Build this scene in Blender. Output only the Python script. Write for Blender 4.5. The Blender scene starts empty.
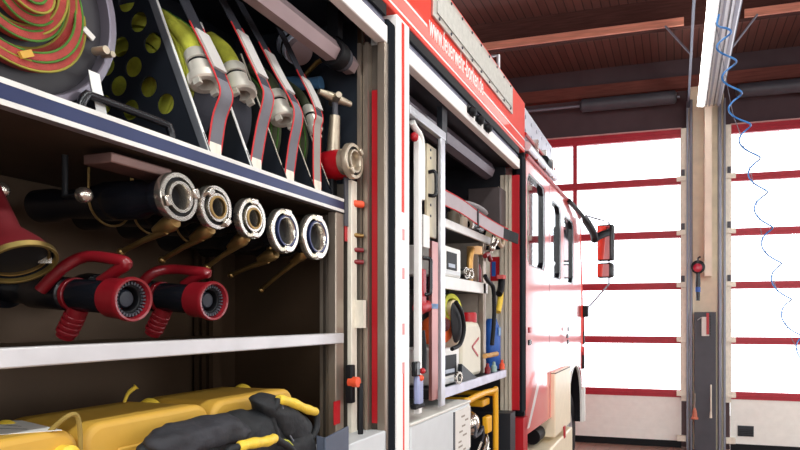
import bpy, bmesh, math, random
from mathutils import Vector, Matrix
random.seed(7)
PI = math.pi
C = bpy.context.scene.collection
V = Vector
# ------------------------------------------------------------------ camera
D, H = 0.95, 1.70                     # distance from the truck side, eye height
FPX, CX, HY = 624.0, 494.0, 318.0     # focal length, principal point (800x450 px)
TH = math.atan(183.0/624.0)
sT, cT = math.sin(TH), math.cos(TH)
cam = bpy.data.cameras.new('camera'); camo = bpy.data.objects.new('camera', cam); C.objects.link(camo)
camo.location = (D, 0, H); camo.rotation_euler = (PI/2, 0, TH)
cam.sensor_width = 36; cam.lens = FPX/800*36
cam.shift_x = -(CX-400)/800; cam.shift_y = (HY-225)/800
cam.clip_start = 0.05; cam.clip_end = 200
bpy.context.scene.camera = camo

def S(px, py, x):
    """survey: the point of the photo on the plane X = x (parallel to the truck's side)"""
    d = D-x; zc = FPX/cT*d/(677-px); y = (zc-d*sT)/cT
    return V((x, y, H+(HY-py)*zc/FPX))
def G(px, py, z):
    """survey: the same on a level plane Z = z"""
    zc = FPX*(H-z)/(py-HY); xc = (px-CX)/FPX*zc
    return V((D+cT*xc-sT*zc, sT*xc+cT*zc, z))
def F(px, py, y):
    """survey: the same on a plane Y = y (across the truck)"""
    k = (px-CX)/FPX
    rx = (k*cT*y-sT*y)/(cT+k*sT); zc = -sT*rx+cT*y
    return V((D+rx, y, H+(HY-py)*zc/FPX))

# ------------------------------------------------------------------ materials
def lin(c):
    return tuple(((v/255)/12.92 if v/255 <= .04045 else ((v/255+.055)/1.055)**2.4) for v in c)
MATS = {}
def mat(name, rgb, rough=.5, metal=0., coat=0., var=.12, scale=14., bump=0., bscale=60., emit=0., stretch=None, coat_ior=1.5, sheen=0., trans=0., spec=.5, coat_rough=.03):
    if name in MATS: return MATS[name]
    m = bpy.data.materials.new(name); m.use_nodes = True
    nt = m.node_tree; b = nt.nodes['Principled BSDF']
    c = lin(rgb)
    b.inputs['Roughness'].default_value = rough; b.inputs['Metallic'].default_value = metal
    b.inputs['Coat Weight'].default_value = coat; b.inputs['Coat Roughness'].default_value = coat_rough
    b.inputs['Coat IOR'].default_value = coat_ior
    b.inputs['Specular IOR Level'].default_value = spec
    b.inputs['Sheen Weight'].default_value = sheen
    if trans: b.inputs['Transmission Weight'].default_value = trans
    tc = nt.nodes.new('ShaderNodeTexCoord'); n = nt.nodes.new('ShaderNodeTexNoise')
    n.inputs['Scale'].default_value = scale; n.inputs['Detail'].default_value = 4
    if stretch:
        mp = nt.nodes.new('ShaderNodeMapping'); mp.inputs['Scale'].default_value = stretch
        nt.links.new(tc.outputs['Object'], mp.inputs['Vector']); src = mp.outputs['Vector']
    else: src = tc.outputs['Object']
    nt.links.new(src, n.inputs['Vector'])
    r = nt.nodes.new('ShaderNodeValToRGB')
    r.color_ramp.elements[0].position = .3; r.color_ramp.elements[1].position = .7
    r.color_ramp.elements[0].color = tuple(v*(1-var) for v in c)+(1,)
    r.color_ramp.elements[1].color = tuple(min(1, v*(1+var)) for v in c)+(1,)
    nt.links.new(n.outputs['Fac'], r.inputs['Fac']); nt.links.new(r.outputs['Color'], b.inputs['Base Color'])
    if bump:
        n2 = nt.nodes.new('ShaderNodeTexNoise'); n2.inputs['Scale'].default_value = bscale; n2.inputs['Detail'].default_value = 3
        nt.links.new(src, n2.inputs['Vector'])
        bp = nt.nodes.new('ShaderNodeBump'); bp.inputs['Strength'].default_value = bump; bp.inputs['Distance'].default_value = .004
        nt.links.new(n2.outputs['Fac'], bp.inputs['Height']); nt.links.new(bp.outputs['Normal'], b.inputs['Normal'])
    if emit:
        b.inputs['Emission Color'].default_value = (1, .97, .9, 1); b.inputs['Emission Strength'].default_value = emit
    MATS[name] = m
    return m

def bands(name, rgb1, rgb2, axis, scale, rough=.6, width=.12, bump=.4, metal=0., var=.25):
    """planks / grooves / tiles: narrow joints along one axis over a mottled base"""
    if name in MATS: return MATS[name]
    m = bpy.data.materials.new(name); m.use_nodes = True; nt = m.node_tree; b = nt.nodes['Principled BSDF']
    b.inputs['Roughness'].default_value = rough; b.inputs['Metallic'].default_value = metal
    tc = nt.nodes.new('ShaderNodeTexCoord'); sx = nt.nodes.new('ShaderNodeSeparateXYZ')
    nt.links.new(tc.outputs['Object'], sx.inputs[0])
    def M(op, a, bb):
        n = nt.nodes.new('ShaderNodeMath'); n.operation = op
        for i, v in enumerate((a, bb)):
            if v is None: continue
            if isinstance(v, (int, float)): n.inputs[i].default_value = v
            else: nt.links.new(v, n.inputs[i])
        return n.outputs[0]
    t = M('MULTIPLY', sx.outputs['XYZ'.index(axis)], scale)
    fr = M('FRACT', t, None); joint = M('LESS_THAN', fr, width)
    fl = M('FLOOR', t, None)
    wn = nt.nodes.new('ShaderNodeTexWhiteNoise'); wn.noise_dimensions = '1D'; nt.links.new(fl, wn.inputs['W'])
    nz = nt.nodes.new('ShaderNodeTexNoise'); nz.inputs['Scale'].default_value = 3
    mp = nt.nodes.new('ShaderNodeMapping'); mp.inputs['Scale'].default_value = (8, 1, 8) if axis == 'X' else (1, 4, 8)
    nt.links.new(tc.outputs['Object'], mp.inputs['Vector']); nt.links.new(mp.outputs['Vector'], nz.inputs['Vector'])
    nz.inputs['Detail'].default_value = 6
    k = M('ADD', M('MULTIPLY', wn.outputs['Value'], var), M('MULTIPLY', nz.outputs['Fac'], var*1.6))
    k = M('ADD', k, 1-var*1.3)
    mx = nt.nodes.new('ShaderNodeMix'); mx.data_type = 'RGBA'
    mx.inputs[6].default_value = lin(rgb1)+(1,); mx.inputs[7].default_value = lin(rgb2)+(1,)
    nt.links.new(joint, mx.inputs[0])
    sc = nt.nodes.new('ShaderNodeVectorMath'); sc.operation = 'SCALE'
    nt.links.new(mx.outputs[2], sc.inputs[0]); nt.links.new(k, sc.inputs['Scale'])
    nt.links.new(sc.outputs[0], b.inputs['Base Color'])
    bp = nt.nodes.new('ShaderNodeBump'); bp.inputs['Strength'].default_value = bump; bp.inputs['Distance'].default_value = .006; bp.invert = True
    nt.links.new(joint, bp.inputs['Height']); nt.links.new(bp.outputs['Normal'], b.inputs['Normal'])
    MATS[name] = m
    return m

def pane_mat(name, tint, gloss=.08, rough=.02):
    if name in MATS: return MATS[name]
    m = bpy.data.materials.new(name); m.use_nodes = True; nt = m.node_tree
    nt.nodes.remove(nt.nodes['Principled BSDF'])
    o = nt.nodes['Material Output']; t = nt.nodes.new('ShaderNodeBsdfTransparent'); g = nt.nodes.new('ShaderNodeBsdfGlossy')
    t.inputs['Color'].default_value = tint+(1,); g.inputs['Roughness'].default_value = rough
    x = nt.nodes.new('ShaderNodeMixShader')
    if gloss is None:
        fz = nt.nodes.new('ShaderNodeFresnel'); fz.inputs['IOR'].default_value = 1.5
        nt.links.new(fz.outputs[0], x.inputs[0])
    else: x.inputs[0].default_value = gloss
    nt.links.new(t.outputs[0], x.inputs[1]); nt.links.new(g.outputs[0], x.inputs[2]); nt.links.new(x.outputs[0], o.inputs['Surface'])
    MATS[name] = m
    return m

red = mat('signal red paint', (236, 52, 28), .45, coat=.12, var=.03, spec=.3)
redcab = mat('red cab paint', (234, 84, 78), .3, coat=1, coat_ior=3.4, var=.02, coat_rough=.12)
redstrip = mat('red anodised strip', (176, 14, 28), .4, var=.06)
redplastic = mat('dark red plastic', (124, 16, 27), .38, var=.1, coat=.3)
white = mat('white paint', (250, 249, 246), .4, var=.02)
whiteplastic = mat('white plastic', (240, 240, 236), .45, var=.04)
cream = mat('cream fender plastic', (240, 226, 198), .4, var=.04)
alu = mat('brushed aluminium', (196, 192, 186), .34, metal=.9, var=.08, stretch=(4, 4, 60))
alubeige = mat('anodised beige aluminium', (160, 147, 134), .36, metal=.7, var=.08, stretch=(40, 40, 2))
alusheet = mat('brown locker sheet', (88, 70, 54), .4, metal=.5, var=.12, scale=5)
alulight = mat('pale aluminium', (205, 206, 212), .35, metal=.7, var=.06)
bluegroove = mat('blue-black rail groove', (42, 50, 88), .3, metal=.4, var=.1)
bluegrey = mat('blue-grey shutter slats', (120, 122, 142), .35, metal=.6, var=.05)
chrome = mat('worn coupling alloy', (206, 200, 190), .22, metal=.95, var=.08, scale=30)
brass = mat('brass', (150, 122, 76), .32, metal=.9, var=.15, scale=30)
black = mat('black rubber', (15, 16, 20), .55, var=.15, spec=.25)
sealrubber = mat('dull seal rubber', (20, 24, 30), .85, var=.1, spec=.08)
blackgloss = mat('black enamel', (18, 20, 26), .25, var=.1)
darkpanel = mat('dark coated sheet', (26, 30, 38), .45, var=.1)
darkgrey = mat('dark grey steel', (70, 70, 78), .5, var=.12, scale=6)
strapdark = mat('charcoal webbing', (52, 54, 64), .8, var=.1, bump=.5, bscale=500)
strapmid = mat('grey webbing', (118, 118, 126), .8, var=.1, bump=.5, bscale=500)
straplight = mat('light grey padded webbing', (192, 188, 184), .8, var=.05, bump=.4, bscale=500)
redpiping = mat('red edge piping', (206, 40, 44), .6, var=.05)
hosegreen = mat('yellow-green hose jacket', (206, 208, 72), .8, var=.3, scale=22, bump=.5, bscale=300)
hosedark = mat('green hose weave', (70, 120, 40), .8, var=.3, scale=22, bump=.5, bscale=300)
hosered = mat('red woven hose jacket', (166, 62, 54), .8, var=.3, scale=24, bump=.6, bscale=400)
yellow = mat('yellow case plastic', (206, 160, 62), .55, var=.1, scale=7, bump=.12, bscale=40)
gripyellow = mat('yellow rubber grip', (236, 200, 66), .5, var=.1, scale=50, bump=.4, bscale=160)
bagblack = mat('black bag fabric', (24, 26, 30), .7, var=.3, scale=30, bump=.6, bscale=60)
paper = mat('white paper label', (224, 220, 214), .6, var=.04)
ink = mat('dark ink', (52, 50, 54), .6)
orange = mat('orange red plastic', (236, 88, 52), .45, var=.1)
bluep = mat('blue plastic', (40, 92, 176), .4, var=.15)
bluehose = mat('blue air hose', (64, 142, 220), .35, var=.08)
yellowtube = mat('yellow tube frame', (232, 170, 26), .4, var=.06)
greybox = mat('light grey painted steel', (208, 212, 214), .45, var=.03)
boxtop = mat('grey box lid', (222, 220, 212), .45, var=.05)
trayblue = mat('slate blue plastic tray', (80, 88, 104), .5, var=.06)
pinkpanel = mat('reddish reflection sheet', (168, 110, 104), .3, metal=.5, var=.2, scale=4)  # reddish reflections on the aluminium rack, put into the colour
doorred = mat('garage door red rail', (176, 34, 52), .45, var=.06)
doorpanel = mat('garage door beige panel', (246, 248, 242), .5, var=.03)
trackbeige = mat('door track beige', (236, 228, 212), .5, metal=.2, var=.1, stretch=(3, 3, 1))
pipegrey = mat('grey conduit', (132, 134, 146), .4, metal=.5, var=.06)
concrete = mat('plastered wall', (176, 170, 164), .85, var=.08, scale=3, bump=.15)
lintel = mat('dark lintel cladding', (84, 68, 72), .8, spec=.2, var=.1, scale=3)
column = mat('beige painted column', (240, 226, 200), .55, var=.12, scale=5)
columnlight = mat('pale flange paint', (246, 230, 210), .55, var=.06, scale=5)
beamwood = mat('dark stained beam', (70, 42, 38), .8, spec=.1, var=.25, scale=4, stretch=(1, 14, 14))
boardwood = mat('lit board tone', (216, 140, 116), .6, var=.2, scale=4, stretch=(1, 14, 14), bump=.2)
redwood = mat('red brown plate', (112, 62, 54), .7, spec=.2, var=.2, scale=4, stretch=(1, 14, 14))
planks = bands('stained plank ceiling', (102, 66, 60), (54, 33, 31), 'X', 10.5, .8, .12)
tiles = bands('red brown floor tiles', (150, 116, 104), (112, 86, 78), 'X', 5, .35, .03, .2)
glass = pane_mat('acrylic pane', (.97, .98, 1.))
cabglass = mat('dark cab glass', (30, 34, 42), .03, coat=1, coat_ior=2.2, var=.02)
mirrorglass = mat('mirror glass', (220, 224, 230), .02, metal=1, var=.01)
tube_emit = mat('lit lamp diffuser', (255, 252, 244), .5, emit=16.)
ledge = mat('blue white lens', (190, 205, 232), .3, var=.1)

# ------------------------------------------------------------------ mesh builder
def frame(a):
    a = V(a).normalized(); t = V((0, 0, 1)) if abs(a.z) < .9 else V((1, 0, 0))
    u = a.cross(t).normalized(); return u, a.cross(u).normalized(), a
class MB:
    def __init__(s): s.b = bmesh.new()
    def _v(s, p): return s.b.verts.new(p)
    def _f(s, vs):
        try: s.b.faces.new(vs)
        except ValueError: pass
    def hexa(s, P):
        v = [s._v(p) for p in P]
        for q in ((0,3,2,1),(4,5,6,7),(0,1,5,4),(1,2,6,5),(2,3,7,6),(3,0,4,7)): s._f([v[i] for i in q])
        return s
    def box(s, x0, x1, y0, y1, z0, z1):
        x0, x1 = sorted((x0, x1)); y0, y1 = sorted((y0, y1)); z0, z1 = sorted((z0, z1))
        return s.hexa([(x0,y0,z0),(x1,y0,z0),(x1,y1,z0),(x0,y1,z0),(x0,y0,z1),(x1,y0,z1),(x1,y1,z1),(x0,y1,z1)])
    def obox(s, c, a, b, d):
        c, a, b, d = V(c), V(a)/2, V(b)/2, V(d)/2
        return s.hexa([c-a-b-d, c+a-b-d, c+a+b-d, c-a+b-d, c-a-b+d, c+a-b+d, c+a+b+d, c-a+b+d])
    def lathe(s, o, axis, prof, n=32, caps=True):
        o = V(o); u, w, a = frame(axis); rings = []
        for r, t in prof:
            c = o+a*t
            rings.append([s._v(c)] if r < 1e-6 else [s._v(c+(u*math.cos(2*PI*i/n)+w*math.sin(2*PI*i/n))*r) for i in range(n)])
        for A, B in zip(rings, rings[1:]):
            for i in range(n):
                j = (i+1) % n
                if len(A) == 1 and len(B) > 1: s._f([A[0], B[j], B[i]])
                elif len(B) == 1 and len(A) > 1: s._f([A[i], A[j], B[0]])
                elif len(A) > 1: s._f([A[i], A[j], B[j], B[i]])
        if caps:
            if len(rings[0]) > 1: s._f(rings[0][::-1])
            if len(rings[-1]) > 1: s._f(rings[-1])
        return s
    def cyl(s, p, q, r, r2=None, n=20):
        p, q = V(p), V(q); return s.lathe(p, q-p, [(r, 0), (r if r2 is None else r2, (q-p).length)], n)
    def ring(s, o, axis, ro, ri, t0, t1, n=40):
        o = V(o); c = min(.12*(ro-ri), .003)
        prof = [(ri, t0), (ro-c, t0), (ro, t0+c), (ro, t1-c), (ro-c, t1), (ri+c, t1), (ri, t1-c), (ri, t0)]
        return s.lathe(o, axis, prof, n, caps=False)
    def tube(s, pts, r, n=10, closed=False, flat=None):
        pts = [V(p) for p in pts]; N = len(pts); rings = []; up = None
        for i, p in enumerate(pts):
            if closed: t = pts[(i+1) % N]-pts[i-1]
            else: t = pts[min(i+1, N-1)]-pts[max(i-1, 0)]
            t.normalize()
            if up is None: u, w, _ = frame(t)
            else:
                u = (up-t*up.dot(t)).normalized(); w = t.cross(u)
            up = u
            rr = r[i] if isinstance(r, (list, tuple)) else r
            rings.append([s._v(p+(u*math.cos(2*PI*k/n)+w*math.sin(2*PI*k/n))*rr) for k in range(n)])
        for i in range(N if closed else N-1):
            A, B = rings[i], rings[(i+1) % N]
            for k in range(n): s._f([A[k], A[(k+1) % n], B[(k+1) % n], B[k]])
        if not closed: s._f(rings[0][::-1]); s._f(rings[-1])
        return s
    def ribbon(s, pts, wv, t):
        """a strap: follows pts, wv is the full width vector, t the thickness"""
        pts = [V(p) for p in pts]; wv = V(wv); N = len(pts); R = []
        for i, p in enumerate(pts):
            d = (pts[min(i+1, N-1)]-pts[max(i-1, 0)]).normalized(); n = d.cross(wv).normalized()*t/2
            R.append([s._v(p-wv/2-n), s._v(p+wv/2-n), s._v(p+wv/2+n), s._v(p-wv/2+n)])
        for A, B in zip(R, R[1:]):
            for k in range(4): s._f([A[k], A[(k+1) % 4], B[(k+1) % 4], B[k]])
        s._f(R[0][::-1]); s._f(R[-1]); return s
    def prism(s, poly, vec):
        vec = V(vec); A = [s._v(V(p)) for p in poly]; B = [s._v(V(p)+vec) for p in poly]; n = len(A)
        s._f(A[::-1]); s._f(B)
        for i in range(n): s._f([A[i], A[(i+1) % n], B[(i+1) % n], B[i]])
        return s
    def sphere(s, c, rx, ry=None, rz=None, n=20, m=12):
        ry = rx if ry is None else ry; rz = rx if rz is None else rz; c = V(c)
        g = bmesh.ops.create_uvsphere(s.b, u_segments=n, v_segments=m, radius=1)
        for v in g['verts']: v.co = V((v.co.x*rx, v.co.y*ry, v.co.z*rz))+c
        return s
    def build(s, name, m, parent=None, bevel=0., seg=2, sharp=38, sub=0):
        bmesh.ops.recalc_face_normals(s.b, faces=s.b.faces)
        me = bpy.data.meshes.new(name); s.b.to_mesh(me); s.b.free()
        return link(name, me, m, parent, bevel, seg, sharp, sub)
def rootloc(p):
    L = V((0, 0, 0))
    while p is not None: L = L+V(p.location); p = p.parent
    return L
def link(name, me, m, parent=None, bevel=0., seg=2, sharp=38, sub=0):
    o = bpy.data.objects.new(name, me); C.objects.link(o)
    if parent is not None:
        off = rootloc(parent); o.parent = parent
    else:
        xs = [v.co for v in me.vertices]
        off = V(((min(v.x for v in xs)+max(v.x for v in xs))/2, (min(v.y for v in xs)+max(v.y for v in xs))/2, min(v.z for v in xs)))
        o.location = off
    me.transform(Matrix.Translation(-off))
    if m is not None: me.materials.append(m)
    me.polygons.foreach_set('use_smooth', [True]*len(me.polygons)); me.set_sharp_from_angle(angle=math.radians(sharp))
    if bevel:
        b = o.modifiers.new('bevel', 'BEVEL'); b.width = bevel; b.segments = seg; b.limit_method = 'ANGLE'; b.angle_limit = math.radians(35); b.harden_normals = False
    if sub:
        q = o.modifiers.new('subd', 'SUBSURF'); q.levels = sub; q.render_levels = sub
    return o
def tag(o, label, cat, group=None):
    o['label'] = label; o['category'] = cat
    if group: o['group'] = group
    return o
def thing(name, label, cat, loc, group=None):
    o = bpy.data.objects.new(name, None); C.objects.link(o); o.location = V(loc); o.empty_display_size = .05
    return tag(o, label, cat, group)
def struct(o): o['kind'] = 'structure'; return o
def sroot(name, loc=(0, 0, 0)):
    o = bpy.data.objects.new(name, None); C.objects.link(o); o.location = loc; return struct(o)
def dup(o, dv, label=None, group=None, parent=None):
    c = o.copy(); C.objects.link(c)
    if parent is None: c.location = V(o.location)+V(dv)
    else: c.parent = parent
    for ch in list(o.children): dup(ch, dv, parent=c)
    if label: c['label'] = label
    if group: c['group'] = group
    return c
def plate(outer, holes, thick, name, m, parent, x=0., tf=None, bevel=0.):
    """flat plate in Y,Z (outline + holes), thickness towards -X; tf may place it elsewhere"""
    cu = bpy.data.curves.new('outline', 'CURVE'); cu.dimensions = '2D'; cu.fill_mode = 'BOTH'; cu.extrude = thick/2
    for poly in [outer]+holes:
        sp = cu.splines.new('POLY'); sp.points.add(len(poly)-1); sp.use_cyclic_u = True
        for p, q in zip(sp.points, poly): p.co = (q[0], q[1], 0, 1)
    t = bpy.data.objects.new('outline', cu); C.objects.link(t)
    dg = bpy.context.evaluated_depsgraph_get(); me = bpy.data.meshes.new_from_object(t.evaluated_get(dg))
    C.objects.unlink(t); bpy.data.objects.remove(t); bpy.data.curves.remove(cu)
    me.name = name; me.materials.clear()
    if tf is None:
        tf = Matrix(((0, 0, 1, x-thick/2), (1, 0, 0, 0), (0, 1, 0, 0), (0, 0, 0, 1)))
    me.transform(tf)
    return link(name, me, m, parent, bevel, sharp=30)
def smooth(pts, k=6):
    pts = [V(p) for p in pts]; P = [pts[0]*2-pts[1]]+pts+[pts[-1]*2-pts[-2]]; out = []
    for i in range(1, len(P)-2):
        a, b, c, d = P[i-1], P[i], P[i+1], P[i+2]
        for j in range(k):
            t = j/k
            out.append(.5*((2*b)+(c-a)*t+(2*a-5*b+4*c-d)*t*t+(3*b-a-3*c+d)*t**3))
    return out+[pts[-1]]
def text(s, size, name, m, parent, origin, u, v, depth=.002, xs=1.):
    cu = bpy.data.curves.new('txt', 'FONT'); cu.body = s; cu.size = size; cu.extrude = depth/2
    t = bpy.data.objects.new('txt', cu); C.objects.link(t)
    dg = bpy.context.evaluated_depsgraph_get(); me = bpy.data.meshes.new_from_object(t.evaluated_get(dg))
    C.objects.unlink(t); bpy.data.objects.remove(t); bpy.data.curves.remove(cu); me.materials.clear()
    u, v = V(u).normalized()*xs, V(v).normalized(); n = u.cross(v).normalized(); o = V(origin)
    me.transform(Matrix(((u.x, v.x, n.x, o.x), (u.y, v.y, n.y, o.y), (u.z, v.z, n.z, o.z), (0, 0, 0, 1))))
    me.name = name
    return link(name, me, m, parent)


# ================================================================== the hall
DY = 8.56                               # plane of the garage doors
XL, XR, YB, ZC = -5.2, 7.4, -5.5, 5.12
o = MB().box(XL-.2, XR+.2, YB-.2, DY+3.0, -.2, 0).build('floor', tiles); struct(o)
o = MB().box(XL-.2, XR+.2, YB-.2, DY+.25, ZC, ZC+.15).build('ceiling', planks); struct(o)
d1 = (-3.2, 1.005); d2 = (1.608, 5.81); dtop = 4.17
def wall_with_openings(name, axis, c0, c1, a0, a1, z0, z1, holes, m):
    """solid wall with rectangular openings: built from abutting blocks as one mesh"""
    b = MB(); cuts = sorted({a0, a1}|{h[0] for h in holes}|{h[1] for h in holes})
    zc = sorted({z0, z1}|{h[2] for h in holes}|{h[3] for h in holes})
    for p, q in zip(cuts, cuts[1:]):
        for r, t in zip(zc, zc[1:]):
            if any(h[0] <= p and q <= h[1] and h[2] <= r and t <= h[3] for h in holes): continue
            if axis == 'y': b.box(p, q, c0, c1, r, t)
            else: b.box(c0, c1, p, q, r, t)
    bmesh.ops.remove_doubles(b.b, verts=b.b.verts, dist=1e-5)
    return struct(b.build(name, m))
wall_with_openings('wall_front', 'y', DY+.05, DY+.25, XL, XR, 0, ZC, [(d1[0], d1[1], 0, dtop), (d2[0], d2[1], 0, dtop)], lintel)
struct(MB().box(XL-.2, XL, YB, DY+.05, 0, ZC).build('wall_left', concrete))
side_openings = [(-3.6, -1.6, 1.1, 4.0), (.2, 2.2, 1.1, 4.0), (4.0, 6.0, 1.1, 4.0)]  # unseen openings added to bring daylight onto the truck side
wall_with_openings('wall_right', 'x', XR, XR+.2, YB, DY+.05, 0, ZC, side_openings, concrete)
rears = [(-3.2, 1.0, .7, 4.2), (1.6, 5.8, .7, 4.2)]  # unseen rear openings, added for daylight from behind
wall_with_openings('wall_back', 'y', YB-.2, YB, XL, XR, 0, ZC, rears, concrete)
# timber: main beam, wall plate
F1 = 6.93
struct(MB().box(XL, XR, F1, F1+.07, 4.80, ZC).build('trim_1', beamwood))
F2 = DY-.05
struct(MB().box(XL, XR, F2, DY+.05, 4.70, 4.86).build('trim_2', redwood))
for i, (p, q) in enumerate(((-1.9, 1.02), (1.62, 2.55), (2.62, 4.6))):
    struct(MB().box(p, q, F1-.03, F1, 4.805, 4.885).build('trim_%d' % (i+3), boardwood))  # paler wood paints the lit lower edge of the beam

# ---- sectional garage doors
rows = [4.125, 3.50, 2.80, 2.12, 1.41, .708]
def garage_door(name, x0, x1, cols, vent=None):
    r = sroot(name, ((x0+x1)/2, DY, 0))
    for i, z in enumerate(rows):
        h = .06 if i == 0 else .047
        b = MB().box(x0, x1, DY-.03, DY+.03, z-h, z+h); 
        b.box(x0, x1, DY-.04, DY-.03, z-.006, z+.006)
        b.build('rail', doorred, r)
    xs = [x0+(x1-x0)*i/cols for i in range(cols+1)]
    for i, x in enumerate(xs):
        w = .028 if 0 < i < cols else .006
        e = x if 0 < i < cols else (x+w if i == 0 else x-w)
        MB().box(e-w, e+w, DY-.018, DY+.018, rows[-1]+.047, rows[0]-.06).build('stile', doorred, r)
    for z0, z1 in zip(rows[1:], rows):
        MB().box(x0+.06, x1-.06, DY-.006, DY+.006, z0+.046, z1-.046).build('pane', glass, r)
    b = MB().box(x0, x1, DY-.02, DY+.02, .09, rows[-1]-.047)
    for z in (.22, .36, .50): b.box(x0+.02, x1-.02, DY-.0225, DY-.02, z, z+.012)
    b.build('lower_panel', doorpanel, r)
    MB().box(x0, x1, DY-.025, DY+.025, 0.0, .09).build('bottom_seal', black, r)
    if vent:
        v = MB().box(vent[0], vent[1], DY-.03, DY-.02, vent[2], vent[3]).build('vent_grille', darkpanel, r)
        b = MB()
        for k in range(4): b.box(vent[0]+.015, vent[1]-.015, DY-.034, DY-.03, vent[2]+.015+k*.022, vent[2]+.022+k*.022)
        b.build('slats', black, v)
    MB().box(x0, x1, DY-.05, DY+.0, 4.172, 4.188).build('top_highlight', mat('rosy highlight strip', (206, 160, 158), .4), r)  # pink strip paints the highlight line under the lintel
    # torsion shaft with its spring drum under the ceiling
    zz = 4.55; yy = DY-.18
    MB().cyl((x0+.05, yy, zz), (x1-.02, yy, zz), .018, n=12).build('torsion_shaft', pipegrey, r)
    MB().lathe((x0+2.9 if cols == 3 and x0 < 0 else x0+.05, yy, zz), (1, 0, 0), [(0, 0), (.05, 0), (.085, .03), (.085, 1.22 if x0 < 0 else 3.6), (.05, 1.25 if x0 < 0 else 3.65), (0, 1.25 if x0 < 0 else 3.65)], 24).build('spring_drum', darkgrey, r)
    for x in (x0+.9, x0+2.0): MB().box(x-.03, x+.03, yy-.05, DY+.05, zz-.1, zz+.1).build('shaft_bracket', darkgrey, r)
    for s, x in ((-1, x0), (1, x1)):       # vertical tracks, hinges, rollers
        MB().box(x-.005 if s > 0 else x-.075, x+.075 if s > 0 else x+.005, DY-.075, DY-.03, .62, 4.17).build('track', trackbeige, r)
        MB().box(x+s*.075-.012, x+s*.075+.012, DY-.12, DY-.03, 0, 4.5).build('track_flange', pipegrey, r)
        for z in rows[1:]:
            MB().box(x-.06, x+.06, DY-.095, DY-.07, z-.02, z+.045).box(x-.03, x+.05, DY-.12, DY-.09, z-.02, z+.005).build('hinge', trackbeige, r)
        for z in rows[1:4]:
            MB().box(x+s*.02-.022, x+s*.02+.022, DY-.09, DY-.07, z+.05, z+.13).build('hinge_plate', darkgrey, r)
        MB().box(x-.055, x+.055, DY-.1, DY-.03, .10, .17).build('foot_bracket', trackbeige, r)
    return r
g1 = garage_door('door_1', d1[0], d1[1], 3)
pv = F(737.5, 430, DY); pw = F(753.5, 425, DY)
g2 = garage_door('door_2', d2[0], d2[1], 3, vent=(pv.x, pw.x, F(745, 436, DY).z, F(745, 425.5, DY).z))
# horizontal tracks under the ceiling with their braces
for nm, x in (('right', d1[1]+.085), ('left', d2[0]-.13)):
    t = sroot('door_track', (x, 5, 4.4))
    MB().box(x-.013, x+.013, 1.5, DY-.1, 4.42, 4.47).build('rail', mat('slate door rail', (84, 88, 104), .45, metal=.4), t)
    s = -1 if nm == 'right' else 1
    MB().tube([(x, F1-.06, 4.47), (x+s*.26, F1-.06, 4.80)], .012, 8).build('brace', pipegrey, t)
# column between the doors (H section), cladding, conduits
cx = (d1[1]+d2[0])/2
col = sroot('steel_column', (cx, DY-.1, 0))
MB().box(cx-.22, cx+.22, DY-.06, DY+.05, 0, 4.7).build('back_flange', column, col)
fp = F(704.5, 200, DY-.3)
MB().box(fp.x-.0, fp.x+.085, DY-.36, DY-.061, F(705, 276, DY-.36).z, 4.7).build('web', columnlight, col)
cl0, cl1 = F(694.5, 400, DY-.2).x, F(716, 400, DY-.2).x
MB().box(cl0, cl1, DY-.2, DY-.065, 0, F(700, 312, DY-.2).z).build('cladding', darkgrey, col)
MB().cyl((F(691, 300, DY-.16).x, DY-.16, .0), (F(691, 300, DY-.16).x, DY-.16, 4.5), .02, n=12).build('conduit', pipegrey, col)
MB().cyl((F(719.5, 300, DY-.16).x, DY-.16, .0), (F(719.5, 300, DY-.16).x, DY-.16, 4.5), .024, n=12).build('conduit', pipegrey, col)

# ---- lamp under the ceiling
lx0, lx1, lz = 1.185, 1.455, 4.28
y0, y1 = 4.2, 7.98
lamp = thing('ceiling_lamp', 'long grey ribbed strip lamp hanging under the wooden ceiling before the doors', 'lamp', ((lx0+lx1)/2, 6.1, lz))
MB().prism([(lx0+.07, y0, lz), (lx1, y0, lz), (lx1-.03, y0, lz+.09), (lx0+.09, y0, lz+.09)], (0, y1-y0, 0)).build('housing', alulight, lamp)
MB().prism([(lx0, y0+.01, lz-.012), (lx0+.075, y0+.01, lz-.02), (lx0+.078, y0+.01, lz+.03), (lx0+.01, y0+.01, lz+.05)], (0, y1-y0-.02, 0)).build('diffuser', tube_emit, lamp)
for k, w in ((.095, .012), (.13, .02), (.185, .012), (.225, .03)):
    MB().box(lx0+k, lx0+k+w, y0, y1, lz-.018, lz).build('rib', darkgrey if w < .015 else pipegrey, lamp)
for y in (y0+.4, 5.7, y1-.5):
    MB().cyl((lx0+.16, y, lz+.08), (lx0+.16, y, ZC), .008, n=8).build('hanger', pipegrey, lamp)

# ---- blue spiral air hose hanging from the lamp
b = MB(); pts = []
YH = 5.0
A = [F(p, q, YH) for p, q in ((719, 17), (724, 40), (730, 75), (737, 110), (744, 130), (757, 178), (766, 232), (781, 288), (793, 330), (806, 356))]
Q = smooth(A, 60); n = len(Q)
dist = 0; L = [0]
for p, q in zip(Q, Q[1:]): dist += (q-p).length; L.append(dist)
ph = 0
for i, p in enumerate(Q):
    u = L[i]/dist; ph = 2*PI*(10.2*u**.92)+2.4; amp = .062*(1-.25*u)*min(1, u*30)
    pts.append(p+V((math.cos(ph)*amp, math.sin(ph)*amp*.9, math.sin(ph)*.03)))
h = b.tube([V(p) for p in pts[:]], [.0080-.0035*i/len(pts) for i in range(len(pts))], 8).build('hanging_air_hose', bluehose)
tag(h, 'thin blue spiral air hose dangling from the strip lamp before the right garage door', 'hose')
h = MB().tube([p+V((-.02, .09, 0)) for p in Q[::12]], .003, 6).build('cord', pipegrey)
tag(h, 'thin grey cord running down beside the blue spiral air hose', 'cord')

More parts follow.
